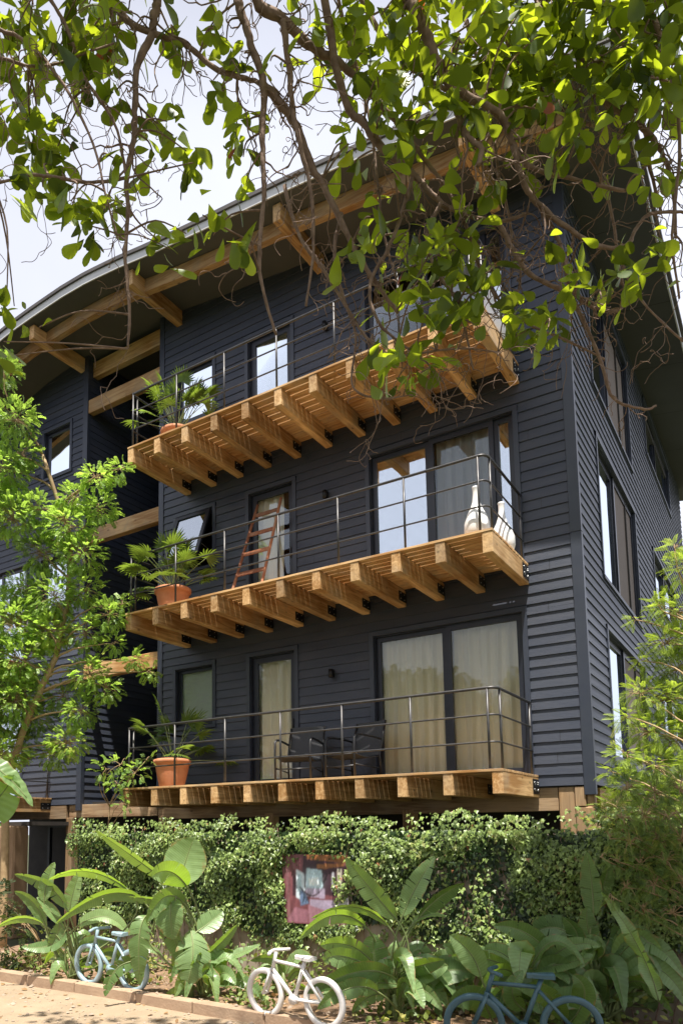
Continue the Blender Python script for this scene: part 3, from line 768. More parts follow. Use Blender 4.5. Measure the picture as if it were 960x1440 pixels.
# gable/back closure
mb = MB()
for (x0, x1) in ((-16.5, 0),):
    xs = np.linspace(x0, x1, 30)
    for a, b in zip(xs[:-1], xs[1:]): mb.quad((a, 14.4, 2.5), (b, 14.4, 2.5), (b, 14.4, roofz(b, 14.4)), (a, 14.4, roofz(a, 14.4)))
mb.quad((-16.5, 0, 2.5), (-16.5, 14.4, 2.5), (-16.5, 14.4, roofz(-16.5, 14.4)), (-16.5, 0, roofz(-16.5)))
hp(mb, 'rear_wall', M['siding'])

# ================================================================== IVY WALL
IX0, IX1, IY = -7.45, 1.9, -1.95
iw = MB(); iw.box(IX0, IX1, IY, IY+.14, -.05, 1.93, bev=.01)
tag(iw.obj('garden_wall', M['concrete']), 'long low stained concrete garden wall buried under ivy below the balconies', 'wall')
def ivy():
    n = 46000
    x = rng.uniform(IX0-.05, IX1+.05, n); z = rng.uniform(.35, 2.12, n)
    # clumps: thickness varies; thin and bare patches low down
    def nz(a, b, s): return np.sin(a*s+1.3)*np.cos(b*s*1.2+.7)+np.sin(a*s*2.3+b*1.9)*.6+np.sin(b*s*2.9-a*3.1)*.5
    g = nz(x, z, 3.1)
    low = .62+.16*np.sin(x*2.2)+.12*np.sin(x*5.7+1)
    hang = np.abs(((x*1.7) % 1)-.5) < .09
    keep = (z > low) | (hang & (z > low-.3)) | ((z < .55) & (rng.random(n) < .10))
    bare = (np.abs(x+1.25) < .35) & (np.abs(z-1.25) < .3) & (rng.random(n) < .75)
    bare |= (np.abs(x+.75) < .25) & (np.abs(z-1.35) < .45) & (rng.random(n) < .6)
    ban = (x > -3.42) & (x < -2.52) & (z > .84) & (z < 1.63)
    ban &= ~((x < -3.2) & (z > 1.55)) & ~((x > -2.68) & (z > 1.0) & (z < 1.45) & (rng.random(n) < .5))
    keep &= ~bare & ~ban
    # random gaps
    keep &= ~((g < -.3) & (rng.random(n) < .78))
    x, z, g = x[keep], z[keep], g[keep]; n = len(x)
    dep = .03+.14*(.5+.5*np.tanh(g*1.6))+rng.uniform(0, .09, n)
    dep = dep*np.clip(.35+(z-.4)*.6, .3, 1.25)
    y = IY-dep
    top = z > 1.98
    y = np.where(top, IY+rng.uniform(-.22, .16, n), y); z = np.where(top, 1.93+rng.uniform(0, .24, n)+.05*np.sin(x*4)+.03*np.sin(x*11), z)
    P = np.stack([x, y, z], 1)
    down = np.stack([rng.normal(0, .5, n), -.35+rng.normal(0, .25, n), -1+rng.normal(0, .35, n)], 1)
    nor = np.stack([rng.normal(0, .45, n), np.full(n, -.55), .9+rng.normal(0, .4, n)], 1)
    S = rng.uniform(.018, .040, n)
    ni = 16000; xi = rng.uniform(IX0, IX1, ni); zi = rng.uniform(.62, 1.98, ni); ki = ~((xi > -3.5) & (xi < -2.47) & (zi > .78) & (zi < 1.7)) & (zi > .72+.16*np.sin(xi*2.2))  # inner leaves all darkest green: shade of the gaps put into their colour
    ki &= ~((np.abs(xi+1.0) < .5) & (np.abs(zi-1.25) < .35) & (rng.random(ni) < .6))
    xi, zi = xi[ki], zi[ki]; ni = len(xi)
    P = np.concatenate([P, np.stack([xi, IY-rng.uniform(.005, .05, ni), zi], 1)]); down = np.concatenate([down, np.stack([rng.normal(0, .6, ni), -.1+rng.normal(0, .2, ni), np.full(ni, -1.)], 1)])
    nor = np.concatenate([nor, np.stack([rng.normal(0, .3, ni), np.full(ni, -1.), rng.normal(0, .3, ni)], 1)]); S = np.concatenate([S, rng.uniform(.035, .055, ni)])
    # five-lobed ivy leaf
    ang = [-90, -58, -38, -8, 22, 55, 90, 125, 158, 188, 218, 238]
    rad = [.15, .75, .5, .9, .52, .6, 1.15, .6, .52, .9, .5, .75]
    tv = [(0, .35, 0.10)]+[(math.cos(R(a))*r_*.9, math.sin(R(a))*r_+.35, -.06 if i % 2 else .02) for i, (a, r_) in enumerate(zip(ang, rad))]
    tf = [(0, i+1, (i+1) % 12+1) for i in range(12)]
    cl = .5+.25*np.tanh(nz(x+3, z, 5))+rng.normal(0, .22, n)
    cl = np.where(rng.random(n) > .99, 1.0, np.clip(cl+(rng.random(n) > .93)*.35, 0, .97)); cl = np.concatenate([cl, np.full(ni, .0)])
    o = scatter_obj('ivy', tv, tf, frames(P, down, nor, S), M['ivy'], rnd=cl)
    tag(o, kind='stuff')
    # leaves falling over corner posts & vine on the left corner is separate
ivy()
def ivy_stems():
    mb = MB()
    for i in range(60):
        x = random.uniform(IX0, IX1); z = .02; p = [(x, IY-.03, z)]
        while z < 1.9:
            x += random.uniform(-.07, .07); z += random.uniform(.08, .16); p.append((x, IY-.02-random.uniform(0, .03), z))
        mb.tube(p, [.009*(1-i2/len(p)*.7) for i2 in range(len(p))], 5)
    tag(mb.obj('ivy_stems', M['bark']), kind='stuff')
ivy_stems()

# ================================================================== BANNER (a printed picture of a room, generic)
def banner():
    x0, x1, z0, z1 = -3.47, -2.50, .80, 1.68; y = IY-.10
    cols = {'maroon': (.19, .065, .075), 'maroon2': (.27, .12, .13), 'dark': (.05, .02, .03), 'wood': (.30, .12, .04), 'sky': (.45, .60, .66), 'pale': (.62, .70, .76),
            'pink': (.40, .20, .25), 'pink2': (.32, .14, .18), 'lilac': (.42, .34, .46), 'blue': (.14, .20, .33), 'grey': (.5, .5, .55), 'cream': (.55, .5, .4)}
    PL = [([(0, 0), (1, 0), (1, 1), (0, 1)], 'maroon'),
          ([(.30, .45), (.80, .42), (.80, .98), (.33, .98)], 'dark'),
          ([(.38, .93), (.98, .88), (.98, 1), (.38, 1)], 'wood'),
          ([(.55, .80), (.95, .78), (.93, .88), (.55, .86)], 'wood'),
          ([(.22, .38), (.36, .30), (.34, .72), (.22, .78)], 'pale'),
          ([(.25, .45), (.31, .42), (.30, .70), (.25, .72)], 'sky'),
          ([(.37, .50), (.64, .50), (.62, .78), (.38, .80)], 'sky'),
          ([(.42, .55), (.60, .55), (.58, .68), (.42, .66)], 'pale'),
          ([(.36, .40), (.66, .38), (.66, .52), (.38, .52)], 'lilac'),
          ([(.66, .45), (.98, .38), (.98, .85), (.68, .80)], 'dark'),
          ([(.84, .40), (.90, .40), (.90, .80), (.84, .80)], 'cream'),
          ([(.76, .48), (.79, .48), (.79, .75), (.76, .75)], 'grey'),
          ([(.28, .26), (.42, .30), (.34, .48), (.27, .48)], 'blue'),
          ([(.16, .40), (.21, .40), (.20, .75), (.17, .78)], 'dark'),
          ([(.07, .0), (.13, .0), (.10, .95), (.06, .96)], 'maroon2'),
          ([(.17, .78), (.20, .78), (.17, .94), (.14, .94)], 'maroon2'),
          ([(.42, .10), (.93, .16), (.86, .36), (.43, .36)], 'lilac'),
          ([(.40, .02), (.92, .04), (.90, .16), (.40, .28)], 'pink'),
          ([(.06, .02), (.38, .02), (.40, .20), (.20, .24)], 'pink2'),
          ([(.86, .14), (.99, .18), (.99, .42), (.85, .34)], 'grey')]
    NX, NY = 110, 100; im = np.zeros((NY, NX, 3)); U_, V_ = np.meshgrid((np.arange(NX)+.5)/NX, (np.arange(NY)+.5)/NY)
    pts = [(.27+.045*i, .62-.235*math.sin(math.pi*(.12+.75*i/9))+.05*i/9) for i in range(10)]
    for a, b in zip(pts[:-1], pts[1:]): PL.append(([(a[0], a[1]-.012), (b[0], b[1]-.012), (b[0], b[1]+.012), (a[0], a[1]+.012)], 'dark'))
    for pp, c in PL:
        ins = np.ones_like(U_, bool); k = len(pp)
        ar = sum(pp[i][0]*pp[(i+1) % k][1]-pp[(i+1) % k][0]*pp[i][1] for i in range(k))
        for i in range(k):
            (ax, ay), (bx_, by) = pp[i], pp[(i+1) % k]; ins &= ((bx_-ax)*(V_-ay)-(by-ay)*(U_-ax))*np.sign(ar) >= 0
        im[ins] = cols[c]
    im *= (1+.22*np.sin(U_*60+np.sin(V_*9)*2)*(U_ < .25)+.2*rng.normal(size=U_.shape))[..., None]
    im += (np.exp(-((U_-.47)**2/.02+(V_-.62)**2/.015))*.25)[..., None]*np.array([.8, 1, 1.1])
    for _ in range(2): im = (im+np.roll(im, 1, 0)+np.roll(im, -1, 0)+np.roll(im, 1, 1)+np.roll(im, -1, 1))/5
    im = np.clip(im, .01, .9); vs = []; fs = []
    for j in range(NY):
        for i in range(NX):
            u, v = i/(NX-1), j/(NY-1)
            vs.append((x0+(x1-x0)*u, y-.02*math.sin(u*3.1)*math.sin(v*3)-.010*math.sin(u*11+v*2), z0+(z1-z0)*v))
    for j in range(NY-1):
        for i in range(NX-1): q = j*NX+i; fs.append((q, q+1, q+NX+1, q+NX))
    mb = MB(); mb.add(vs, fs, 0, True)
    m = bpy.data.materials.new('printed banner vinyl'); m.use_nodes = True; bs = m.node_tree.nodes['Principled BSDF']; bs.inputs['Roughness'].default_value = .35
    ca = m.node_tree.nodes.new('ShaderNodeAttribute'); ca.attribute_name = 'print'; m.node_tree.links.new(ca.outputs['Color'], bs.inputs['Base Color'])
    o = mb.obj('banner', m); at = o.data.attributes.new('print', 'FLOAT_COLOR', 'POINT')
    at.data.foreach_set('color', np.concatenate([im.reshape(-1, 3), np.ones((NX*NY, 1))], 1).astype(np.float32).ravel())
    tag(o, 'printed vinyl banner showing a maroon room, hung on the ivy wall', 'banner')
    bk = MB(); bk.box(x0-.004, x1+.004, y+.028, y+.034, z0-.004, z1+.004); b2 = bk.obj('backing_board', M['dark'], o)
    rp = MB()
    for u in (x0+.02, x1-.02): rp.tube([(u, y, z1-.02), (u+random.uniform(-.02, .02), IY-.02, z1+.2)], .004, 5)
    rp.obj('cord', M['bark2'], o)
banner()

# ================================================================== OBJECTS ON THE BALCONIES
def fan_palm(name, loc, pot, seeds, h=1.0, nfr=11, spread=.55, label='', tall=1.0, bright=.5):
    t = empty(name, loc); tag(t, label, 'potted plant', 'potted palms on the balconies')
    mb = MB()
    if pot:
        mb.lathe([(.0, .0), (.20, .0), (.205, .01), (.27, .30), (.285, .40), (.315, .405), (.32, .47), (.30, .48), (.285, .47), (.275, .40), (.0, .40)], n=32)
        mb.obj('pot', M['pot'], t)
        sb = MB(); sb.lathe([(.0, .425), (.27, .41)], n=24); sb.obj('soil', M['soil'], t)
    rr = random.Random(seeds); st = MB(); V = []; Xs = []
    P = []; T = []; N = []; SS = []; rn = []
    for i in range(nfr):
        a = rr.uniform(0, 2*math.pi); el = rr.uniform(.15, 1.0); L_ = h*rr.uniform(.55, 1.0)*(.6+.4*el)
        d = Vector((math.cos(a)*spread*(1.15-el), math.sin(a)*spread*(1.15-el), el*tall)).normalized()
        p0 = Vector((rr.uniform(-.08, .08), rr.uniform(-.08, .08), .42)); pts = []
        for s in range(6):
            q = s/5; pts.append(p0+d*L_*q+Vector((d.x, d.y, 0))*.25*q*q*L_-Vector((0, 0, .12*q*q*L_)))
        st.tube(pts, [.010*(1-.5*s/5) for s in range(6)], 5)
        tip = pts[-1]; ax = (pts[-1]-pts[-2]).normalized()
        nrm = (Vector((rr.uniform(-.4, .4), rr.uniform(-.4, .4), 1))-ax*ax.z).normalized(); side = ax.cross(nrm)
        nb = rr.randint(15, 21); base = rr.random()
        for b in range(nb):
            th = R(-105+210*b/(nb-1)); dr = ax*math.cos(th)+side*math.sin(th)
            P.append(tip); T.append(dr+Vector((0, 0, -.10))); N.append(nrm+Vector((rr.uniform(-.3, .3), rr.uniform(-.3, .3), 0)))
            ln = rr.uniform(.24, .34)*(.75+.25*math.cos(th)); SS.append((.030/1.0, ln, ln)); rn.append(min(.97, max(0, base*.75+rr.uniform(0, .2))))
    st.obj('stem', M['stem'], t)
    tv = [(0, 0, 0), (.45, .35, .02), (.5, .7, -.03), (0, 1, -.16), (-.5, .7, -.03), (-.45, .35, .02), (0, .35, -.01), (0, .7, -.06)]
    tf = [(0, 1, 6), (0, 6, 5), (1, 2, 7, 6), (6, 7, 4, 5), (2, 3, 7), (7, 3, 4)]
    X = frames(np.array(P), np.array([list(v) for v in T]), np.array([list(v) for v in N]), np.array(SS))
    scatter_obj('fronds', tv, tf, X, M['palm'], t, rnd=rn)
    return t
fan_palm('potted_palm', (-6.40, -.95, Z1), True, 3, 1.1, 22, .8, 'dark fan palm in terracotta pot on the lowest balcony', 1.0).rotation_euler = (R(-2), R(2), R(70))
fan_palm('potted_palm', (-6.40, -.95, Z1+S), True, 8, 1.05, 28, .8, 'bushy fan palm in terracotta pot beside the wooden ladder balcony window', .9)
fan_palm('potted_palm', (-6.42, -.85, Z1+2*S), True, 14, 1.25, 32, .65, 'tall bright fan palm at the left end of the top balcony', 1.2).scale = (.9, .9, .95)

def ladder():
    t = empty('wooden_ladder', (-4.90, -.6, Z1+S)); tag(t, 'red brown wooden ladder leaning by the glazed door, middle balcony', 'ladder')
    a0 = Vector((-.30, -.35, 0)); a1 = Vector((-.24, .42, 1.95)); b0 = Vector((.30, -.35, 0)); b1 = Vector((.24, .42, 1.95))
    for p, q in ((a0, a1), (b0, b1)):
        mb = MB(); d = (q-p); n = 8
        mb.tube([p+d*(i/n) for i in range(n+1)], .026, 6); mb.obj('rail', M['ladder'], t)
    for i in range(5):
        q = .08+.2*i; mb = MB(); A = a0+(a1-a0)*q; B = b0+(b1-b0)*q
        vs = []
        for e in (A, B):
            for (dy, dz) in ((-.012, -.035), (.012, -.035), (.012, .035), (-.012, .035)): vs.append(e+Vector((0, dy+dz*.35, dz)))
        mb.add(vs, [(0, 1, 2, 3), (4, 7, 6, 5), (0, 4, 5, 1), (1, 5, 6, 2), (2, 6, 7, 3), (3, 7, 4, 0)]); mb.obj('rung', M['ladder'], t)
ladder()

def vase(loc, label, s=1.0, rz=0):
    t = MB(); prof = [(0, 0), (.10, 0), (.15, .03), (.185, .14), (.18, .27), (.135, .40), (.085, .50), (.055, .60), (.045, .72), (.048, .80), (.055, .82), (.045, .83), (.035, .80), (.035, .70)]
    t.lathe([(r*s, z*s) for r, z in prof], n=32)
    o = t.obj('floor_vase', M['white'], loc=loc); tag(o, label, 'vase', 'white bottle shaped floor vases'); return o
vase((-.98, -1.22, Z1+S), 'white bottle vase at the front corner of the middle balcony', .88)
vase((-.86, -.55, Z1+S), 'white bottle vase nearer the wall on the middle balcony', .88)
vase((-.90, -.62, Z1+2*S), 'white bottle vase at the right end of the top balcony', 1.3)

def chair():
    t = empty('patio_chair', (0, 0, 0))
    for s in (-1, 1):
        x = s*.28
        mb = MB(); mb.tube([(x, -.30, 0), (x, -.31, .40), (x, -.30, .60), (x, -.25, .645), (x, -.15, .655), (x, .10, .64), (x, .27, .62)], .017, 8); mb.obj('arm', M['chairm'], t)
        mb = MB(); mb.tube([(x, .28, 0), (x, .24, .38), (x, .30, .62), (x, .40, .90)], .015, 8); mb.obj('rear_leg', M['chairm'], t)
        mb = MB(); mb.tube([(x, -.30, .22), (x, .26, .18)], .010, 6); mb.obj('stretcher', M['chairm'], t)
    mb = MB(); mb.tube([(-.28, -.30, .37), (.28, -.30, .37)], .014, 8); 
    q = MB(); q.tube([(-.28, .24, .36), (.28, .24, .36)], .012, 8); q.obj('rear_rail', M['chairm'], t); q = MB(); q.tube([(-.28, -.30, .2), (.28, -.30, .2)], .010, 8); q.obj('front_stretcher', M['chairm'], t)
    mb.obj('seat_frame', M['chairm'], t)
    mb = MB(); vs = []; fs = []; n = 8
    for i in range(n+1):
        q = i/n; y = -.31+.55*q; z = .40-.045*math.sin(q*math.pi)-.03*q
        vs += [(-.265, y, z), (.265, y, z), (.265, y, z-.012), (-.265, y, z-.012)]
    for i in range(n):
        a = i*4
        for j in range(4): fs.append((a+j, a+(j+1) % 4, a+4+(j+1) % 4, a+4+j))
    fs += [(0, 1, 2, 3), (n*4, n*4+3, n*4+2, n*4+1)]
    mb.add(vs, fs); mb.obj('seat', M['chairf'], t)
    mb = MB(); vs = []; fs = []
    for i in range(n+1):
        q = i/n; z = .38+.53*q; y = .235+.165*q+.03*math.sin(q*math.pi)
        vs += [(-.275, y, z), (.275, y, z), (.275, y+.014, z), (-.275, y+.014, z)]
    for i in range(n):
        a = i*4
        for j in range(4): fs.append((a+j, a+(j+1) % 4, a+4+(j+1) % 4, a+4+j))
    fs += [(0, 1, 2, 3), (n*4, n*4+3, n*4+2, n*4+1)]
    mb.add(vs, fs); mb.obj('backrest', M['chairf'], t)
    return t
c1 = chair(); c2 = copy_tree(c1)
place(c1, (-4.02, -.72, Z1), R(12)); place(c2, (-3.14, -.62, Z1), R(-14))
tag(c1, 'black sling armchair in front of the narrow glazed door', 'chair', 'black patio armchairs on the lowest balcony')
tag(c2, 'black sling armchair nearer the big sliding door', 'chair', 'black patio armchairs on the lowest balcony')

# pots of the wing balconies
def pot_plant(loc, s, label, seed):
    t = empty('potted_shrub', loc); tag(t, label, 'potted plant', 'potted shrubs on the left wing')
    mb = MB(); mb.lathe([(r*s, z*s) for r, z in [(.0, .0), (.20, .0), (.27, .30), (.285, .40), (.315, .405), (.32, .47), (.30, .48), (.275, .40), (.0, .40)]], n=28); mb.obj('pot', M['pot'], t)
    n = 260; P = rdir(n)*rng.uniform(.1, .34, (n, 1))*np.array([1, 1, .9])+np.array([0, 0, .72*s]); T = rdir(n)+np.array([0, 0, .3]); N = rdir(n)
    tv = [(0, 0, 0), (.22, .35, .03), (.2, .7, 0), (0, 1, -.05), (-.2, .7, 0), (-.22, .35, .03)]
    scatter_obj('foliage', tv, [(0, 1, 2, 3), (0, 3, 4, 5)], frames(P, T, N, rng.uniform(.06, .13, n)), M['light'], t)
pot_plant((-10.85, -1.2, Z1), 1.25, 'large terracotta pot on the lowest wing balcony', 1)
pot_plant((-11.75, -1.2, Z1+S), 1.2, 'terracotta pot on the middle wing balcony', 2)

# ================================================================== BICYCLES
def bicycle(mname, name='display_bicycle'):
    """solid wooden-style display bicycle, front wheel at x=0, rear at x=.78, ground z=0"""
    m = M[mname]; t = empty(name)
    r = .255; WB = .79
    def wheel(x):
        mb = MB(); n = 40; prof = [(r-.012, -.026), (r, -.016), (r, .016), (r-.012, .026), (r-.046, .026), (r-.056, .016), (r-.056, -.016), (r-.046, -.026)]
        vs = []; fs = []; k = len(prof)
        for i in range(n):
            a = 2*math.pi*i/n
            for q, y in prof: vs.append((x+q*math.cos(a), y, r+q*math.sin(a)))
        for i in range(n):
            for j in range(k):
                fs.append((i*k+j, i*k+(j+1) % k, ((i+1) % n)*k+(j+1) % k, ((i+1) % n)*k+j))
        mb.add(vs, fs, 0, True); return mb.obj('wheel', m, t)
    wheel(0); wheel(WB)
    HT = Vector((.150, 0, .60)); HB = Vector((.118, 0, .51)); BB = Vector((.40, 0, .235)); ST = Vector((.565, 0, .65)); RX_ = Vector((WB, 0, r)); FX = Vector((0, 0, r))
    TT = Vector((.54, 0, .575))
    fm = MB()
    fm.tube([HT, TT], .019, 8); fm.tube([HB, BB], .023, 8); fm.tube([BB, ST], .021, 8)
    for s in (-.032, .032):
        fm.tube([BB+Vector((0, s*.6, 0)), RX_+Vector((0, s, 0))], .015, 8); fm.tube([TT+Vector((0, s*.6, -.03)), RX_+Vector((0, s, 0))], .015, 8)
    fm.tube([BB+Vector((0, -.035, 0)), BB+Vector((0, .035, 0))], .052, 16)
    fm.tube([RX_+Vector((0, -.045, 0)), RX_+Vector((0, .045, 0))], .026, 12)
    fm.obj('frame', m, t)
    fk = MB(); fk.tube([HT+Vector((.02, 0, .09)), HB], .021, 8)
    for s in (-.033, .033): fk.tube([HB+Vector((-.005, s*.8, 0)), FX+Vector((0, s, 0))], .016, 8)
    fk.tube([HB+Vector((-.005, -.04, 0)), HB+Vector((-.005, .04, 0))], .018, 8)
    fk.tube([FX+Vector((0, -.04, 0)), FX+Vector((0, .04, 0))], .02, 10); fk.obj('fork', m, t)
    hb = MB(); c = HT+Vector((.02, 0, .10)); hb.tube([c+Vector((.05, -.17, 0)), c+Vector((-.015, -.06, .005)), c+Vector((-.03, 0, .01)), c+Vector((-.015, .06, .005)), c+Vector((.05, .17, 0))], .018, 8); hb.obj('handlebar', m, t)
    sd = MB(); vs = []; n = 10
    for q in range(n+1):
        x = -.12+.22*q/n; wd = .022+.05*max(0, (q/n-.25))**.6
        for (a, b) in ((-1, .0), (-1, .03), (-.6, .042), (.6, .042), (1, .03), (1, .0)): vs.append((ST.x+x, a*wd, ST.z+.0+b))
    fs = []
    for q in range(n):
        for j in range(6): fs.append((q*6+j, q*6+(j+1) % 6, (q+1)*6+(j+1) % 6, (q+1)*6+j))
    fs += [tuple(range(6)), tuple(n*6+j for j in range(6))[::-1]]
    sd.add(vs, fs, 0, False); sd.obj('saddle', m, t)
    return t
def place_bike(t, f, r_, z, s):
    f = Vector(f); r_ = Vector(r_); a = math.atan2(r_.y-f.y, r_.x-f.x); t.location = (f.x, f.y, z); t.rotation_euler = (R(2), 0, a); t.scale = (s, s, s)
G = 'painted display bicycles standing in the planting bed'
b = bicycle('bikeblue'); place_bike(b, AZp(125, 1386, .08), AZp(197, 1398, .08), .085, 1.0); tag(b, 'pale blue display bicycle half hidden by banana leaves', 'bicycle', G)
b = bicycle('bikewhite'); place_bike(b, AZp(374, 1431, .08), AZp(463, 1450, .08), .085, .97); tag(b, 'white display bicycle beside the kerb, below the banner', 'bicycle', G)
b = bicycle('biketeal'); place_bike(b, AZp(668, 1484, .08), AZp(786, 1489, .08), .085, 1.0); tag(b, 'dark teal display bicycle in the shade of the planting bed', 'bicycle', G)

# ================================================================== BANANA-LIKE PLANTS
def blade(parent, pts, width, roll=0.0, fold=.25, torn=0.0, seed=0, wav=.0, name='leaf', bm='banana', stalk_from=None, tr=.5):
    """pts: 3 world points start, middle, end of the midrib"""
    rr = random.Random(seed); a, m_, c = [Vector(p) for p in pts]; ctrl = m_*2-(a+c)*.5
    n = 22; C = []; 
    for i in range(n+1):
        t = i/n; C.append(a*(1-t)**2+ctrl*2*t*(1-t)+c*t*t)
    mb = MB(); cd = Vector(CP)-m_; cd.normalize(); vein = []; rn = []; acr = []; ncross = 4
    phase = rr.uniform(0, 6)
    for side in (-1, 1):
        i = 0
        while i < n:
            run = n-i if torn <= 0 else max(1, int(rr.uniform(1, 5)/max(torn, .2)*.6))
            run = min(run, n-i); dr = rr.uniform(-.22, .22)*torn if torn else 0; sag = rr.uniform(0, .5)*torn
            vs = []; 
            for k in range(i, i+run+1):
                t = k/n; tt = t
                if torn and k == i and i > 0: tt = t+.012
                if torn and k == i+run and i+run < n: tt = t-.012
                T = (C[min(k+1, n)]-C[max(k-1, 0)]).normalized()
                Sx = T.cross(cd)
                if Sx.length < 1e-4: Sx = Vector((1, 0, 0))
                Sx.normalize(); Nn = Sx.cross(T).normalized()
                ra = roll+wav*math.sin(t*9+phase)
                S2 = Sx*math.cos(ra)+Nn*math.sin(ra); N2 = -Sx*math.sin(ra)+Nn*math.cos(ra)
                ww = width*.5*max(0.0, math.sin(math.pi*min(1, t**.75*.97+.03)))**.62
                if k == n: ww = 0.003
                tipsh = T*(dr*ww)
                for j in range(ncross+1):
                    s = j/ncross
                    p = C[k]+(S2*side*s*ww)+N2*(fold*s*ww*1.2-.25*fold*ww*s*s)+T*(s*ww*.28)+tipsh*s+Vector((0, 0, -1))*(sag*s*s*ww)
                    p += N2*(.004*math.sin(t*40+side+s*3)*s+.03*wav*math.sin(t*16+phase)*s)
                    if tt != t: p += T*((tt-t)*(c-a).length*s)
                    vs.append(p); vein.append(t*(c-a).length-.1*s*ww); rn.append(tr); acr.append(s)
            fs = []
            for k in range(run):
                for j in range(ncross):
                    q = k*(ncross+1)+j; fs.append((q, q+1, q+ncross+2, q+ncross+1) if side > 0 else (q, q+ncross+1, q+ncross+2, q+1))
            mb.add(vs, fs, 0, True); i += run
    nv = len(mb.v)
    # midrib and stalk
    rib = [p+cd*.002 for p in C[:-2]]
    pre = []
    if stalk_from is not None:
        s0 = Vector(stalk_from); dirv = (C[1]-C[0]).normalized(); L_ = (a-s0).length; ctl = a-dirv*L_*.45
        for i in range(8):
            t = i/8; pre.append(s0*(1-t)**2+ctl*2*t*(1-t)+a*t*t)
    full = pre+rib; kk = len(full)
    mb.tube(full, [max(.0025, .014*(1-i/kk)) if pre else max(.002, .008*(1-i/kk)) for i in range(kk)], 6, 1)
    o = mb.obj(name, [M[bm], M['stem']], parent)
    me = o.data
    for nm, vals in (('vein', vein+[0]*(len(mb.v)-nv)), ('rnd', rn+[tr]*(len(mb.v)-nv)), ('across', acr+[0]*(len(mb.v)-nv))):
        at = me.attributes.new(nm, 'FLOAT', 'POINT'); at.data.foreach_set('value', np.array(vals, np.float32))
    return o
def banana_plant(base_px, leaves, label, extra=6, seed=0, z=.08, group='broad leaved banana like plants in the planting bed', stems=3, esz=1.0):
    rr = random.Random(seed); base = AZp(*base_px, z); w = float(np.dot(base-CP, _f))
    t = empty('banana_plant', base); tag(t, label, 'plant', group); B = Vector(base)
    mb = MB()
    for i in range(stems):
        o = Vector((rr.uniform(-.12, .12), rr.uniform(-.1, .1), 0)); h = rr.uniform(.25, .5)
        mb.tube([o+Vector((0, 0, -.05)), o+Vector((rr.uniform(-.02, .02), 0, h*.5)), o*1.2+Vector((0, 0, h))], [.035, .028, .018], 8)
    mb.obj('stem', M['stem'], t)
    for i, lf in enumerate(leaves):
        s, m_, e = lf[0:3]; wd = lf[3]; op = lf[4] if len(lf) > 4 else {}
        dw = op.get('dw', (0, 0, 0)); P = [Vector(D(*q, w+d_))-B for q, d_ in zip((s, m_, e), dw)]
        sf = Vector((rr.uniform(-.08, .08), rr.uniform(-.08, .08), rr.uniform(.05, .25))) if op.get('stalk', True) else None
        global CPsave
        # the blade builder measures its view vector from the camera position in the plant's own space
        blade_local(t, P, wd, B, op, sf, seed*31+i)
    for i in range(extra):
        a = rr.uniform(0, 2*math.pi); h = rr.uniform(.1, .45)*esz; ro = rr.uniform(.12, .3); L_ = rr.uniform(.25, .5)*esz
        d = Vector((math.cos(a), math.sin(a)*.7, 0)); s = d*ro*.5+Vector((0, 0, h)); m_ = s+d*L_*.5+Vector((0, 0, L_*rr.uniform(.1, .5))); e = s+d*L_+Vector((0, 0, L_*rr.uniform(-.5, .5)))
        blade_local(t, [s, m_, e], rr.uniform(.09, .17)*esz, B, dict(roll=rr.uniform(-1, 1), tr=rr.uniform(.2, .9)), d*.03, seed*77+i)
    return t
def blade_local(t, P, wd, B, op, sf, seed):
    global CP
    keep = CP; CP = np.array(Vector(CP)-B)
    blade(t, P, wd*1.2, op.get('roll', 0), op.get('fold', .3), op.get('torn', [0, .12, .3, .2][seed % 4] if wd > .12 else 0), seed, op.get('wav', 0), stalk_from=sf, tr=op.get('tr', .5))
    CP = keep

banana_plant((285, 1402), [
    ((226, 1234), (188, 1206), (134, 1168), .17, dict(roll=.9, dw=(0, -.05, -.1), fold=.15, tr=.7)),
    ((250, 1248), (261, 1212), (273, 1179), .42, dict(roll=.15, dw=(0, .1, .1), fold=.15, tr=.95)),
    ((262, 1246), (238, 1226), (213, 1234), .27, dict(roll=.35, dw=(0, -.2, -.35), tr=.9)),
    ((243, 1262), (240, 1285), (243, 1322), .30, dict(roll=-.4, dw=(0, -.1, -.1), tr=.6)),
    ((268, 1308), (271, 1345), (263, 1386), .34, dict(torn=.5, dw=(0, -.2, -.2), fold=-.2, tr=.75)),
    ((206, 1288), (196, 1318), (197, 1387), .22, dict(torn=.6, dw=(0, -.15, -.1), fold=-.3, tr=.4)),
    ((258, 1270), (232, 1262), (206, 1298), .20, dict(roll=.4, dw=(0, -.1, -.2), tr=.5)),
    ((215, 1292), (240, 1308), (252, 1362), .22, dict(roll=-.5, tr=.45)),
    ((292, 1352), (325, 1345), (366, 1329), .13, dict(roll=.7, tr=.6)),
    ((290, 1345), (312, 1325), (334, 1300), .12, dict(roll=-.6, tr=.7)),
    ((278, 1310), (295, 1298), (313, 1282), .22, dict(roll=.3, dw=(0, .1, .2), tr=.5)),
    ((290, 1375), (304, 1352), (315, 1338), .22, dict(roll=.1, tr=.95)),
    ((200, 1353), (165, 1362), (148, 1402), .16, dict(torn=.7, roll=.2, dw=(0, -.1, -.2), tr=.15)),
    ((268, 1392), (245, 1398), (228, 1416), .13, dict(roll=.3, tr=.5)),
    ((300, 1385), (340, 1380), (375, 1412), .15, dict(roll=.2, tr=.3, dw=(0, -.1, -.2))),
    ((256, 1288), (228, 1270), (180, 1262), .16, dict(roll=.9, tr=.6)),
    ((296, 1395), (290, 1402), (285, 1421), .12, dict(tr=.6)),
], 'large pale banana plant with torn hanging leaves beside the blue bicycle', 20, 1)
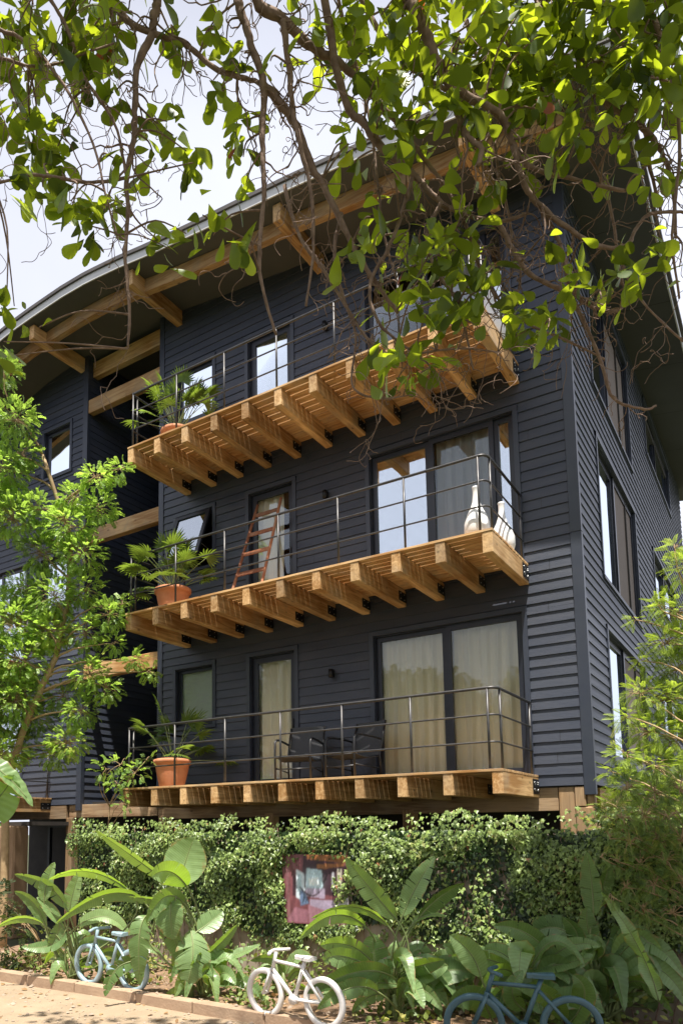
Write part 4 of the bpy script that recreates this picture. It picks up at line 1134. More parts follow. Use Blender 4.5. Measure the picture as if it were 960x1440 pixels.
banana_plant((100, 1380), [
    ((178, 1250), (122, 1226), (68, 1238), .16, dict(roll=1.0, fold=.15, tr=.85, dw=(-.3, -.2, -.1))),
    ((93, 1277), (66, 1246), (20, 1230), .17, dict(roll=.6, tr=.5)),
    ((64, 1306), (48, 1272), (20, 1254), .15, dict(roll=.6, tr=.4)),
    ((62, 1268), (66, 1242), (77, 1213), .16, dict(roll=.3, tr=.9)),
    ((97, 1284), (103, 1256), (113, 1224), .17, dict(roll=.3, tr=.95)),
    ((203, 1270), (150, 1258), (78, 1300), .18, dict(roll=.7, fold=.4, dw=(-.3, -.3, -.3), tr=.6)),
    ((110, 1302), (150, 1290), (182, 1316), .16, dict(roll=.4, tr=.9)),
    ((60, 1300), (28, 1292), (-6, 1306), .11, dict(roll=.8, tr=.8)),
    ((84, 1296), (80, 1316), (68, 1334), .15, dict(tr=.5)),
    ((92, 1310), (70, 1330), (30, 1332), .16, dict(roll=-.4, tr=.3)),
    ((85, 1300), (70, 1280), (52, 1262), .13, dict(roll=-.3, tr=.5)),
], 'bright green banana plant in front of the dark undercroft doorway', 9, 2)
banana_plant((556, 1432), [
    ((556, 1292), (520, 1250), (486, 1207), .19, dict(roll=.25, fold=.3, tr=.7)),
    ((566, 1288), (586, 1246), (611, 1204), .20, dict(roll=.45, tr=.6)),
    ((588, 1292), (618, 1262), (653, 1243), .17, dict(roll=-.8, tr=.15)),
    ((545, 1302), (498, 1276), (438, 1292), .11, dict(roll=.9, tr=.85)),
    ((512, 1302), (468, 1288), (420, 1322), .14, dict(roll=.6, dw=(-.1, -.3, -.3), tr=.8)),
    ((540, 1398), (528, 1356), (524, 1313), .30, dict(roll=.1, fold=.2, tr=.35)),
    ((522, 1352), (490, 1330), (450, 1330), .20, dict(roll=.5, tr=.8)),
    ((548, 1372), (500, 1368), (432, 1398), .20, dict(roll=.45, dw=(-.2, -.3, -.3), tr=.15)),
    ((530, 1395), (492, 1390), (446, 1420), .17, dict(roll=.3, dw=(-.3, -.4, -.5), tr=.3)),
    ((520, 1360), (480, 1345), (455, 1352), .18, dict(roll=.3, dw=(-.2, -.3, -.3), tr=.5)),
    ((560, 1385), (505, 1385), (450, 1402), .13, dict(roll=-.5, tr=.6, dw=(0, -.2, -.3))),
    ((596, 1392), (630, 1366), (664, 1372), .26, dict(roll=.3, tr=.2)),
    ((545, 1400), (520, 1402), (495, 1425), .13, dict(tr=.7)),
    ((580, 1300), (600, 1288), (628, 1290), .09, dict(roll=.9, tr=.8)),
    ((570, 1405), (600, 1405), (620, 1430), .15, dict(roll=.5, tr=.2)),
], 'upright banana plant with spear like leaves between white and teal bicycles', 26, 3, esz=1.15)
banana_plant((742, 1442), [
    ((676, 1374), (660, 1340), (632, 1316), .20, dict(roll=.1, tr=.75, dw=(-.2, -.2, -.2))),
    ((776, 1347), (738, 1312), (694, 1303), .17, dict(roll=.2, tr=.3)),
    ((814, 1383), (788, 1363), (754, 1362), .13, dict(roll=.5, tr=.95)),
    ((830, 1368), (800, 1352), (786, 1328), .20, dict(roll=-.2, tr=.3)),
    ((826, 1350), (835, 1330), (818, 1322), .16, dict(roll=-.2, tr=.8)),
    ((770, 1382), (735, 1378), (702, 1418), .16, dict(roll=.2, tr=.3)),
    ((812, 1375), (838, 1395), (832, 1432), .17, dict(roll=.3, tr=.4)),
    ((845, 1412), (870, 1400), (885, 1412), .10, dict(roll=.3, tr=.7)),
    ((790, 1400), (800, 1380), (830, 1378), .12, dict(roll=.4, tr=.2)),
    ((760, 1400), (730, 1402), (700, 1432), .15, dict(roll=.6, tr=.2)),
    ((690, 1432), (668, 1402), (632, 1412), .22, dict(roll=.3, tr=.15, dw=(-.5, -.75, -.8))),
    ((790, 1435), (770, 1400), (730, 1392), .17, dict(roll=.4, tr=.25, dw=(-.5, -.75, -.8))),
    ((800, 1440), (822, 1400), (805, 1372), .18, dict(roll=.3, tr=.2, dw=(-.5, -.7, -.7))),
    ((775, 1425), (800, 1405), (850, 1425), .18, dict(roll=.3, tr=.2, dw=(-.3, -.5, -.6))),
    ((735, 1420), (720, 1395), (735, 1365), .15, dict(roll=.2, tr=.25, dw=(-.3, -.4, -.4))),
    ((800, 1350), (812, 1318), (790, 1290), .17, dict(roll=.5, tr=.15)),
], 'dark shaded banana plant behind the teal bicycle', 30, 4, esz=1.25)
banana_plant((650, 1425), [((640, 1395), (612, 1372), (590, 1392), .16, dict(roll=.3, tr=.3)), ((655, 1390), (668, 1350), (700, 1340), .16, dict(roll=.3, tr=.3)), ((645, 1385), (640, 1345), (622, 1330), .14, dict(roll=-.3, tr=.5))], 'small banana plant left of the teal bicycle', 14, 6, esz=.8)
banana_plant((400, 1400), [((398, 1375), (385, 1350), (352, 1352), .12, dict(roll=.5, tr=.5)), ((402, 1370), (420, 1345), (440, 1352), .12, dict(roll=.3, tr=.7))], 'low banana plant behind the white bicycle', 8, 7, esz=.6)
banana_plant((180, 1385), [((178, 1365), (160, 1340), (140, 1345), .12, dict(roll=.5, tr=.3)), ((184, 1360), (200, 1335), (228, 1345), .12, dict(roll=.3, tr=.6))], 'low banana plant behind the blue bicycle', 8, 8, esz=.6)
banana_plant((852, 1440), [
    ((834, 1288), (832, 1244), (824, 1198), .18, dict(roll=.4, tr=.4)),
    ((842, 1262), (850, 1240), (856, 1212), .15, dict(roll=-.7, tr=.2)),
    ((838, 1340), (826, 1305), (826, 1276), .16, dict(roll=-.2, tr=.3)),
    ((926, 1408), (898, 1334), (846, 1254), .13, dict(roll=.3, wav=.7, tr=.95, stalk=False, dw=(-.6, -.5, -.4))),
    ((850, 1350), (868, 1325), (862, 1300), .14, dict(roll=.4, tr=.2)),
    ((940, 1300), (915, 1240), (880, 1212), .16, dict(roll=.5, wav=.4, tr=.7)),
    ((960, 1290), (935, 1210), (905, 1180), .17, dict(roll=.3, wav=.4, tr=.6)),
    ((930, 1320), (925, 1270), (955, 1215), .15, dict(roll=.7, wav=.5, tr=.8)),
    ((900, 1360), (880, 1320), (905, 1290), .17, dict(roll=-.3, wav=.3, tr=.5)),
    ((960, 1400), (930, 1370), (900, 1330), .18, dict(roll=-.3, wav=.3, tr=.3)),
    ((955, 1440), (925, 1410), (880, 1400), .18, dict(roll=.4, tr=.3)),
], 'tall banana plant with a long wavy leaf at the right end of the bed', 26, 5, esz=1.5)

# low ground plants, litter, small shrubs (uncountable)
def low_cover():
    n = 5200; x = rng.uniform(-8, 2.2, n); y = rng.uniform(-3.65, -2.05, n)
    g = np.sin(x*3.3+y*2)+np.sin(y*6.1-x*1.7)*.7+np.sin(x*7.9)*.4
    back = (y > -2.5)
    keep = (g > .15) | back; x, y, g, back = x[keep], y[keep], g[keep], back[keep]; n = len(x)
    z = .09+rng.random(n)**1.6*np.where(back, .38, .13)
    P = np.stack([x, y, z], 1); T = rdir(n)*.8+np.array([0, -.2, .35]); N = rdir(n)*.6+np.array([0, -.2, 1])
    tv = [(0, 0, 0), (.3, .3, .04), (.33, .62, .0), (0, 1, -.08), (-.33, .62, 0), (-.3, .3, .04)]
    o = scatter_obj('ground_cover', tv, [(0, 1, 2, 3), (0, 3, 4, 5)], frames(P, T, N, rng.uniform(.04, .085, n)), M['ground'])
    tag(o, kind='stuff')
    n = 900; P = np.stack([rng.uniform(-8, 2, n), np.where(rng.random(n) < .75, rng.uniform(-3.65, -2.2, n), rng.uniform(-5.2, -3.9, n)), np.zeros(n)], 1)
    P[:, 2] = np.where(P[:, 1] > -3.7, .105, .012)
    T = rdir(n); T[:, 2] *= .25; N = rdir(n)*.4+np.array([0, 0, 1])
    o = scatter_obj('fallen_leaves', tv, [(0, 1, 2, 3), (0, 3, 4, 5)], frames(P, T, N, rng.uniform(.03, .09, n)), M['litter']); tag(o, kind='stuff')
low_cover()
def pebbles():
    n = 2600; x = rng.uniform(-9, 1.5, n); y = rng.uniform(-6.2, -2.3, n); P = np.stack([x, y, np.where(y > -3.72, .10, np.where(y > -3.87, .14, .012))], 1)
    tv = [(1, 0, 0), (.3, .9, .1), (-.8, .6, 0), (-.9, -.5, .05), (.2, -1, 0), (.1, 0, .6), (-.3, .1, .55)]
    tf = [(0, 1, 5), (1, 2, 6), (1, 6, 5), (2, 3, 6), (3, 4, 6), (4, 5, 6), (4, 0, 5)]
    T = rdir(n); T[:, 2] = 0; N = np.tile([0, 0, 1.], (n, 1))+rng.normal(0, .15, (n, 3))
    o = scatter_obj('pebbles', tv, tf, frames(P, T, N, rng.gamma(2, .0055, n)+.003), mat('pebble stone', (.42, .34, .26), .9, (.25, .19, .14), 8), smooth=False); tag(o, kind='stuff')
pebbles()

# ================================================================== TREES
def tree_tag(t, label, cat='tree', group=None): tag(t, label, cat, group)
# ---- feathery shrub on the right
def spray_template(nl=9, lw=.10, ll=.42):
    """a curved twig along y with leaflets both sides, unit length"""
    tv = []; tf = []
    def tri(p, d, n_, l, w_):
        o = len(tv); s = np.cross(d, n_); s /= np.linalg.norm(s)
        tv.extend([p, p+d*l*.5+s*w_, p+d*l-np.array([0, 0, .05*l]), p+d*l*.5-s*w_]); tf.append((o, o+1, o+2, o+3))
    for i in range(nl):
        t = .12+.88*i/(nl-1); c = np.array([.0, t, -.22*t*t])
        for sgn in (-1, 1):
            a = R(62-22*t)*sgn; d = np.array([math.sin(a), math.cos(a), -.18*t]); d /= np.linalg.norm(d)
            tri(c, d, np.array([0, 0, 1.]), ll*(1-.55*abs(t-.45)), lw*.5)
    tri(np.array([0, 1, -.22]), np.array([0, .9, -.4]), np.array([0, 0, 1.]), ll*.7, lw*.5)
    o = len(tv); tv.extend([np.array([-.008, 0, 0]), np.array([.008, 0, 0]), np.array([.005, .5, -.05]), np.array([-.005, .5, -.05]), np.array([.003, 1, -.22]), np.array([-.003, 1, -.22])])
    tf.append((o, o+1, o+2, o+3)); tf.append((o+3, o+2, o+4, o+5))
    return np.array(tv), tf
def twig_to(mb, a, b, r0, r1, bend=.15, n=8, n_=6):
    a = Vector(a); b = Vector(b); L_ = (b-a).length; off = Vector((random.uniform(-1, 1), random.uniform(-1, 1), random.uniform(0, 1)))*L_*bend; pts = []
    for i in range(n+1):
        t = i/n; p = a.lerp(b, t)+off*math.sin(math.pi*t)+Vector((random.uniform(-1, 1), random.uniform(-1, 1), random.uniform(-1, 1)))*L_*.012
        pts.append(p)
    mb.tube(pts, [r0+(r1-r0)*i/n for i in range(n+1)], n_)
    return pts
def clump_tree(name, label, base, joints, clusters, per, size, template, material, barkm, flat=.75, group=None, cat='tree', droop=.1, r0=.05, rout=1.0):
    t = empty(name, base); tree_tag(t, label, cat, group); B = Vector(base)
    mb = MB(); cur = Vector((0, 0, -.1)); js = [Vector(j)-B for j in joints]
    prev = cur; rr_ = r0; trunk = [cur]+js; kk = len(trunk)
    fine = []
    for i in range(kk-1):
        for s in range(5): fine.append(trunk[i].lerp(trunk[i+1], s/5)+Vector((random.uniform(-1, 1), random.uniform(-1, 1), 0))*.012)
    fine.append(trunk[-1]); mb.tube(fine, [r0*(1-.6*i/len(fine)) for i in range(len(fine))], 10)
    tr = mb.obj('trunk', barkm, t)
    lb = MB(); P = []; T = []; N = []; SS = []; RN = []
    for (c, r_) in clusters:
        c = Vector(c)-B; q = min(fine, key=lambda p: (p-c).length+abs(p.z-(c.z-.5))*.6)
        pts = twig_to(lb, q, c, r0*.32, .006)
        m = int(per*(r_/.4)**2)
        cr = random.gauss(.5, .15)
        for i in range(m):
            d = rdir(1)[0]; rad = r_*random.uniform(.25, 1)**.6; p = np.array(c)+d*rad*np.array([1, 1, flat])
            P.append(p); out = d+np.array([0, 0, -droop])+rdir(1)[0]*.5; T.append(out)
            N.append(np.array([0, 0, 1.])+rdir(1)[0]*.55); SS.append(size*random.uniform(.65, 1.25)); RN.append(min(1, max(0, cr+random.gauss(0, .22))))
            if i % 7 == 0: lb.tube([c.lerp(Vector(p), .1), c.lerp(Vector(p), .6)+Vector((0, 0, .03)), Vector(p)], [.005, .004, .002], 4, cap=False)
    lb.obj('limbs', barkm, t)
    scatter_obj('crown', template[0], template[1], frames(np.array(P), np.array(T), np.array(N), np.array(SS)), material, t, rnd=RN, smooth=False)
    return t
feath = spray_template(14, .045, .34)
def Dc(l, w): return [(D(x, y, w+dw), r_) for x, y, r_, dw in l]
clump_tree('feathery_tree', 'feathery light green tree against the right side wall of the house', AZp(930, 1330, .05)*0+np.array([1.35, -.75, 0]),
           [(1.3, -.7, 1.2), (1.2, -.55, 2.4), (1.25, -.4, 3.6), (1.3, -.35, 4.6)],
           Dc([(948, 772, .12, 0), (962, 800, .2, 0), (925, 850, .13, .1), (950, 860, .25, 0), (895, 872, .08, .1), (935, 905, .22, 0), (955, 940, .3, .1), (905, 930, .1, .1), (900, 975, .20, 0), (935, 985, .28, 0),
               (878, 1010, .13, 0), (915, 1030, .26, 0), (950, 1040, .3, 0), (880, 1062, .18, -.1), (860, 1085, .10, -.1), (920, 1080, .3, -.2), (955, 1100, .3, 0), (885, 1108, .22, -.2), (868, 1135, .2, -.4), 
               (925, 1135, .3, -.3), (960, 1150, .3, -.3), 
               (840, 1165, .12, -.9), (985, 900, .35, 0), (990, 1000, .4, 0), (1000, 1120, .4, -.2)], 9.25),
           400, .13, feath, M['feather'], M['bark2'], .85, r0=.04)
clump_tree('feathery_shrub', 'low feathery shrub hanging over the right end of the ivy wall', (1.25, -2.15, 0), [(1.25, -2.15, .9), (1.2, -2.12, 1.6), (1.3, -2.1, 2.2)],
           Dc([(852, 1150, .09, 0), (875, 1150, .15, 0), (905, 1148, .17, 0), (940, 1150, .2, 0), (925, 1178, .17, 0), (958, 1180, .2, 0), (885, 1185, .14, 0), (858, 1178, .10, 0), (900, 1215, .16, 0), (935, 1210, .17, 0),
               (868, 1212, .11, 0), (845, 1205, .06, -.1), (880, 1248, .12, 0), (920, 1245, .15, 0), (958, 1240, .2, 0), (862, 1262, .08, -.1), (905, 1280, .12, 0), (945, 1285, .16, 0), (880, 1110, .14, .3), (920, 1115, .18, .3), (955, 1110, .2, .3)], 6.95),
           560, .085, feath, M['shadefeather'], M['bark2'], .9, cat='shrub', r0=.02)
# ---- left tree with small leaflets
def leaflets_template():
    tv, tf = [], []
    def lf(p, d, l, w_):
        o = len(tv); s = np.cross(d, [0, 0, 1.]); s /= np.linalg.norm(s)
        tv.extend([p, p+d*l*.3+s*w_*.8, p+d*l*.7+s*w_, p+d*l, p+d*l*.7-s*w_, p+d*l*.3-s*w_*.8]); tf.append((o, o+1, o+2, o+3)); tf.append((o, o+3, o+4, o+5))
    for i in range(5):
        t = .15+.85*i/4; c = np.array([0, t, -.18*t*t])
        for sg in (-1, 1):
            a = R(58-18*t)*sg; d = np.array([math.sin(a), math.cos(a), random.uniform(-.3, .15)]); d /= np.linalg.norm(d); lf(c, d, .38, .10)
    lf(np.array([0, 1, -.18]), np.array([0, .93, -.35]), .4, .11)
    return np.array(tv), tf
roundl = leaflets_template()
clump_tree('young_tree', 'slim leaning tree with light green leaflets in front of the left wing', (-8.95, -2.3, 0),
           [D(8, 1110, 13), D(28, 1040, 12.9), D(55, 975, 12.8), D(78, 925, 12.8), D(95, 850, 12.9), D(100, 760, 13), D(60, 640, 13)],
           Dc([(5, 520, .28, 0), (22, 590, .38, 0), (30, 640, .30, 0), (5, 660, .45, 0), (50, 715, .30, 0), (105, 700, .26, 0), (135, 672, .25, -.1), (168, 660, .17, -.2), (95, 740, .42, 0), (140, 715, .3, 0),
               (20, 730, .45, 0), (60, 780, .4, .2), (115, 780, .40, 0), (30, 830, .3, .2), (75, 840, .42, 0), (120, 830, .3, 0), (155, 865, .28, -.1), (172, 850, .14, -.1), (20, 880, .45, 0), (70, 890, .35, 0), (120, 890, .32, 0),
               (30, 930, .5, 0), (20, 960, .3, 0), (125, 948, .33, 0), (160, 905, .16, -.1), (190, 928, .17, -.2), (213, 945, .13, -.3), (150, 968, .25, -.1), (20, 985, .5, 0), (115, 1000, .3, 0),
               (95, 1045, .33, 0), (5, 1060, .4, 0), (60, 890, .4, .3), (15, 850, .4, .3), (90, 980, .3, .3), (50, 1010, .35, .4), (20, 1050, .35, .4), (80, 1060, .28, .4), (-30, 900, .6, 0), (-30, 700, .6, 0), (-30, 1000, .6, 0)], 12.8),
           300, .105, roundl, M['light'], M['bark2'], .85, r0=.075)
clump_tree('climbing_vine', 'leafy green vine at the left corner of the lowest balcony', (-7.6, -1.3, 0),
           [(-7.6, -1.3, 1.2), (-7.45, -1.35, 2.4)],
           Dc([(150, 1082, .2, 0), (170, 1075, .22, -.2), (190, 1088, .2, -.3), (205, 1070, .13, -.3), (165, 1102, .18, -.2), (180, 1115, .12, -.3), (178, 1132, .12, -.4)], 12.4), 110, .10, roundl, M['light'], M['bark2'], .9, cat='vine', r0=.02)
# undergrowth at the far left and right
clump_tree('dark_shrub', 'dark leafy shrub at the left end of the bed', (-7.0, -3.1, 0), [(-7.0, -3.1, .4)],
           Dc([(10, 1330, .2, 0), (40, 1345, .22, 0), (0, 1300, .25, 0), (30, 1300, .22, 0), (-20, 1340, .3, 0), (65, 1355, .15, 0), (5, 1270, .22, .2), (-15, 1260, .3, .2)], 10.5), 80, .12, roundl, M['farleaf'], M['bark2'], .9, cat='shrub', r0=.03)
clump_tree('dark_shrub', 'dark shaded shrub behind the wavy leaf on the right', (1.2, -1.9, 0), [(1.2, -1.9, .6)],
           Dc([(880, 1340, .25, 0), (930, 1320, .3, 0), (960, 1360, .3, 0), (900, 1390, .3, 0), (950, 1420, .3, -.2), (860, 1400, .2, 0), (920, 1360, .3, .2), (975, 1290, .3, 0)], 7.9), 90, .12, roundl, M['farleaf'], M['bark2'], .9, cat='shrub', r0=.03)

# ---- the overhanging tree
def big_leaf_template():
    """obovate leaf, folded at the midrib, slightly curled"""
    prof = [(0, 0), (.055, .12), (.15, .33), (.235, .56), (.27, .74), (.215, .90), (.09, .985), (0, 1.01)]
    tv = []; tf = []
    for i, (w_, y) in enumerate(prof):
        z = -.14*y*y; tv += [(-w_, y, z+w_*.13), (0, y, z-.01), (w_, y, z+w_*.13)]
    for i in range(len(prof)-1):
        a = i*3; tf += [(a, a+1, a+4, a+3), (a+1, a+2, a+5, a+4)]
    return np.array(tv, float), tf
def canopy():
    base = Vector((5.2, -7.4, 0)); t = empty('overhanging_tree', base)
    tree_tag(t, 'large broad leaved tree whose bare twigs and leafy branches hang across the top', 'tree')
    rnd_ = random.Random(11)
    mb = MB()
    J = Vector((4.6, -7.3, 6.4))
    tp = [Vector((5.2, -7.4, -.1)), Vector((5.15, -7.4, .4)), Vector((5.05, -7.35, 2)), Vector((4.8, -7.35, 4)), J]
    mb.tube([p-base for p in tp], [.42, .34, .27, .22, .19], 14); mb.obj('trunk', M['bark'], t)
    lb = MB(); allpts = []   # (point, radius) for twig growth
    def smooth(P, rep=6):
        out = []
        for i in range(len(P)-1):
            p0 = P[max(i-1, 0)]; p1 = P[i]; p2 = P[i+1]; p3 = P[min(i+2, len(P)-1)]
            for s in range(rep):
                q = s/rep
                out.append(.5*((2*p1)+(p2-p0)*q+(2*p0-5*p1+4*p2-p3)*q*q+(3*p1-p0-3*p2+p3)*q*q*q))
        out.append(P[-1]); return out
    def branch(P, r0, r1, rep=6, jit=.28, n=7, reg=True):
        Q = smooth(P, rep); k = len(Q); out = []; rs = []
        for i, q in enumerate(Q):
            r_ = r0+(r1-r0)*i/k; out.append(q+Vector((rnd_.uniform(-1, 1), rnd_.uniform(-1, 1), rnd_.uniform(-1, 1)))*r_*jit); rs.append(r_*rnd_.uniform(.9, 1.18))
        lb.tube([p-base for p in out], rs, n)
        if reg:
            for i in range(2, k): allpts.append((out[i], rs[i], (out[i]-out[i-1]).normalized()))
        return out
    # limbs above the picture
    H1 = [J, Vector((3.4, -7.5, 7.7)), Vector((1.8, -7.2, 8.2)), Vector((.4, -7.3, 8.5)), Vector((-1.2, -7.8, 8.4)), Vector((-2.6, -8.2, 8.0))]
    H2 = [J, Vector((3.9, -6.4, 7.6)), Vector((2.6, -5.4, 8.4)), Vector((1.2, -5.0, 8.9)), Vector((-.4, -5.4, 9.0))]
    L1 = branch(H1, .17, .05, 8, .3, 12, False); L2 = branch(H2, .16, .05, 8, .3, 12, False)
    limbs = L1+L2
    def px(L_, w0, w1, r0, r1, lead=True):
        k = len(L_); P = [Vector(D(x, y, w0+(w1-w0)*i/(k-1))) for i, (x, y) in enumerate(L_)]
        if lead:
            q = min(limbs, key=lambda p: (p-P[0]).length); m = (q+P[0])/2+Vector((0, 0, .15)); P = [q, m]+P
        return branch(P, r0, r1)
    B = []
    B.append(px([(222, -30), (217, 20), (213, 50), (192, 95), (190, 165), (187, 200), (178, 250), (180, 300), (176, 360), (182, 430), (180, 490)], 4.9, 5.0, .033, .007))
    B.append(px([(328, -30), (338, 10), (352, 60), (371, 118), (368, 170), (370, 215), (371, 270), (365, 345), (368, 400), (388, 470)], 4.9, 5.0, .034, .008))
    B.append(px([(352, -20), (398, 28), (440, 66), (482, 92), (520, 130), (560, 175)], 4.8, 5.2, .040, .018))
    B.append(px([(371, 118), (412, 168), (436, 228), (466, 282), (500, 352), (530, 400), (560, 440)], 4.95, 5.1, .030, .010, False))
    B.append(px([(398, 28), (405, 80), (414, 165), (425, 215), (437, 270), (441, 350), (430, 430)], 4.85, 4.9, .022, .007, False))
    B.append(px([(572, -30), (582, 10), (604, 60), (622, 100), (640, 125), (695, 155), (712, 175), (722, 205), (745, 235), (800, 250), (880, 268)], 4.7, 5.0, .043, .010))
    B.append(px([(478, 120), (510, 172), (545, 215), (582, 245), (620, 285), (660, 303), (700, 311), (740, 300)], 5.0, 5.1, .030, .010, True))
    B.append(px([(752, -30), (775, 20), (803, 50), (818, 85), (832, 120), (862, 150), (905, 180), (930, 215), (945, 260), (950, 330)], 5.0, 5.3, .036, .010))
    B.append(px([(638, 124), (645, 165), (655, 190), (676, 207), (672, 232)], 4.8, 4.7, .022, .014, False))
    B.append(px([(722, 205), (735, 255), (760, 290), (800, 322), (840, 345), (880, 345), (895, 320), (915, 300), (962, 298)], 4.9, 5.1, .020, .009, False))
    B.append(px([(150, -20), (170, 18), (192, 38), (235, 52), (262, 62), (300, 94), (340, 108), (371, 118)], 4.9, 4.95, .022, .014))
    B.append(px([(-60, 75), (0, 80), (40, 92), (75, 90), (110, 78), (160, 60)], 4.6, 4.8, .012, .006))
    B.append(px([(-60, 255), (0, 256), (40, 246), (85, 250), (130, 256), (176, 250)], 4.7, 4.95, .008, .012, False))
    B.append(px([(690, -30), (706, 40), (735, 90), (760, 130), (800, 165), (850, 178)], 5.3, 5.4, .034, .012))
    B.append(px([(850, -30), (862, 30), (880, 80), (885, 130), (905, 180), (915, 240), (930, 300)], 5.4, 5.5, .03, .010))
    B.append(px([(500, -30), (545, 60), (600, 110), (650, 130), (720, 120), (790, 110), (860, 90), (960, 80)], 5.3, 5.5, .022, .012))
    B.append(px([(560, 175), (590, 215), (625, 262), (660, 330), (672, 370), (700, 420), (742, 455), (800, 480), (850, 505)], 5.1, 5.2, .016, .006, False))
    B.append(px([(620, 285), (600, 330), (610, 375), (640, 420), (655, 470), (665, 520)], 5.05, 5.0, .015, .005, False))
    B.append(px([(700, 311), (720, 350), (745, 385), (790, 410), (820, 450), (845, 510), (862, 560), (905, 575), (922, 570)], 5.05, 5.2, .018, .007, False))
    B.append(px([(582, 245), (565, 300), (545, 350), (520, 400), (530, 450), (560, 480), (600, 510), (625, 540)], 5.05, 5.0, .016, .005, False))
    B.append(px([(480, 300), (470, 350), (480, 410), (500, 470), (495, 540), (530, 560), (580, 555)], 5.1, 5.0, .013, .004, False))
    B.append(px([(760, 290), (790, 350), (800, 400), (830, 430), (870, 435), (880, 410), (872, 395)], 5.0, 5.1, .015, .008, False))
    B.append(px([(400, 260), (420, 330), (455, 380), (480, 420), (520, 480), (560, 500), (640, 490), (700, 495)], 5.0, 5.0, .013, .005, False))
    B.append(px([(-20, 20), (40, 60), (90, 120), (130, 200), (150, 280), (165, 330)], 4.6, 4.7, .014, .005))
    B.append(px([(60, -30), (95, 40), (120, 110), (160, 170), (178, 250)], 4.7, 4.9, .014, .008))
    B.append(px([(915, -30), (930, 60), (950, 140), (955, 220), (945, 330), (955, 420)], 4.9, 4.9, .02, .006))
    B.append(px([(650, 10), (670, 80), (690, 160), (700, 240), (715, 300), (720, 350)], 5.4, 5.4, .018, .007))
    B.append(px([(480, 20), (500, 90), (520, 170), (530, 250), (540, 330), (560, 400)], 5.3, 5.2, .016, .006))
    B.append(px([(800, 20), (790, 100), (800, 180), (840, 240), (860, 300), (870, 360), (900, 420), (960, 480)], 5.3, 5.3, .018, .006))
    # twigs: wander, hang and curl at the ends
    def twig(p, d, L_, r_, depth=0, curl=1.0):
        n = 9; pts = [p]; dd = d.copy()
        ax = Vector((rnd_.gauss(0, 1), rnd_.gauss(0, 1), rnd_.gauss(0, 1))).normalized()
        for i in range(n):
            dd += Vector((rnd_.gauss(0, .42), rnd_.gauss(0, .42), rnd_.gauss(0, .36)-.16)); dd.normalize()
            if i > n-4: dd.rotate(Matrix.Rotation(.55*curl, 3, ax))
            pts.append(pts[-1]+dd*L_/n)
        Q = smooth(pts, 2); lb.tube([q-base for q in Q], [max(.0022, r_*(1-.72*i/len(Q))) for i in range(len(Q))], 5, cap=False)
        if depth < 1:
            for i in range(rnd_.randint(1, 3)):
                j = rnd_.randint(2, len(pts)-2); nd = (pts[j+1]-pts[j]).normalized()+Vector((rnd_.gauss(0, .7), rnd_.gauss(0, .7), rnd_.gauss(0, .6)))
                twig(pts[j], nd.normalized(), L_*rnd_.uniform(.3, .6), r_*.6, depth+1, curl)
        return pts[-1]
    for i in range(470):
        p, r_, d = rnd_.choice(allpts)
        nd = (d*.5+Vector((rnd_.gauss(0, .6), rnd_.gauss(0, .6), rnd_.gauss(-.25, .5)))).normalized()
        twig(p, nd, rnd_.uniform(.2, .7), min(.008, r_*.5)*rnd_.uniform(.5, 1), 0, rnd_.choice([.3, 1, 1.4, -1]))
    # leaf rosettes
    CL = [(35, 18, 9), (60, 60, 9), (95, 68, 8), (125, 90, 9), (20, 95, 6), (8, 40, 6), (25, 150, 5), (45, 185, 9), (55, 215, 9), (85, 198, 8), (110, 95, 8), (150, 75, 7), (162, 128, 8), (75, 232, 8), (15, 255, 5), (60, 262, 5),
          (100, 282, 10), (130, 318, 11), (150, 290, 6), (160, 222, 1), (165, 35, 6), (45, 120, 8), (120, 20, 7), (150, 15, 5),
          (215, 215, 8), (235, 170, 4), (288, 58, 7), (300, 40, 4), (262, 92, 6), (248, 45, 7), (318, 60, 4), (225, 178, 7), (244, 190, 6), (262, 212, 7), (272, 228, 5), (300, 112, 6), (325, 110, 5), (332, 188, 8), (342, 220, 8), (345, 262, 7), (350, 180, 5), (380, 85, 4),
          (262, 328, 8), (285, 302, 7), (350, 330, 7), (240, 350, 8), (300, 330, 4), (225, 340, 6), (205, 190, 5), (165, 48, 5), (140, 5, 5), (455, 80, 5), (480, 20, 8), (450, 25, 6), (420, 10, 4), (440, 110, 3),
          (10, 405, 7), (20, 430, 7), (55, 460, 2), (5, 480, 6), (15, 500, 5)]
    CL += [(x+rnd_.uniform(-14, 14), y+rnd_.uniform(-14, 14), 8) for x in range(500, 970, 30) for y in range(-5, 165, 30)]
    CL += [(x+rnd_.uniform(-14, 14), y+rnd_.uniform(-14, 14), 8) for x in range(690, 970, 40) for y in range(10, 130, 36)]
    CL += [(x+rnd_.uniform(-12, 12), y+rnd_.uniform(-12, 12), 5) for x, y in [(545, 180), (560, 215), (540, 150), (600, 190), (640, 190), (560, 250), (600, 270), (640, 262), (680, 180), (720, 180), (500, 240), (520, 270), (570, 300), (620, 320), (660, 290), (690, 260),
           (590, 330), (640, 340), (680, 320), (540, 330), (500, 320), (490, 370), (525, 300), (610, 360), (650, 375), (690, 350), (560, 370), (600, 400), (640, 410), (665, 400), (740, 140), (780, 180), (790, 200), (740, 210),
           (830, 170), (870, 180), (910, 150), (940, 190), (950, 120), (900, 110), (865, 215), (930, 225), (800, 190), (500, 200), (515, 130), (480, 190)]]
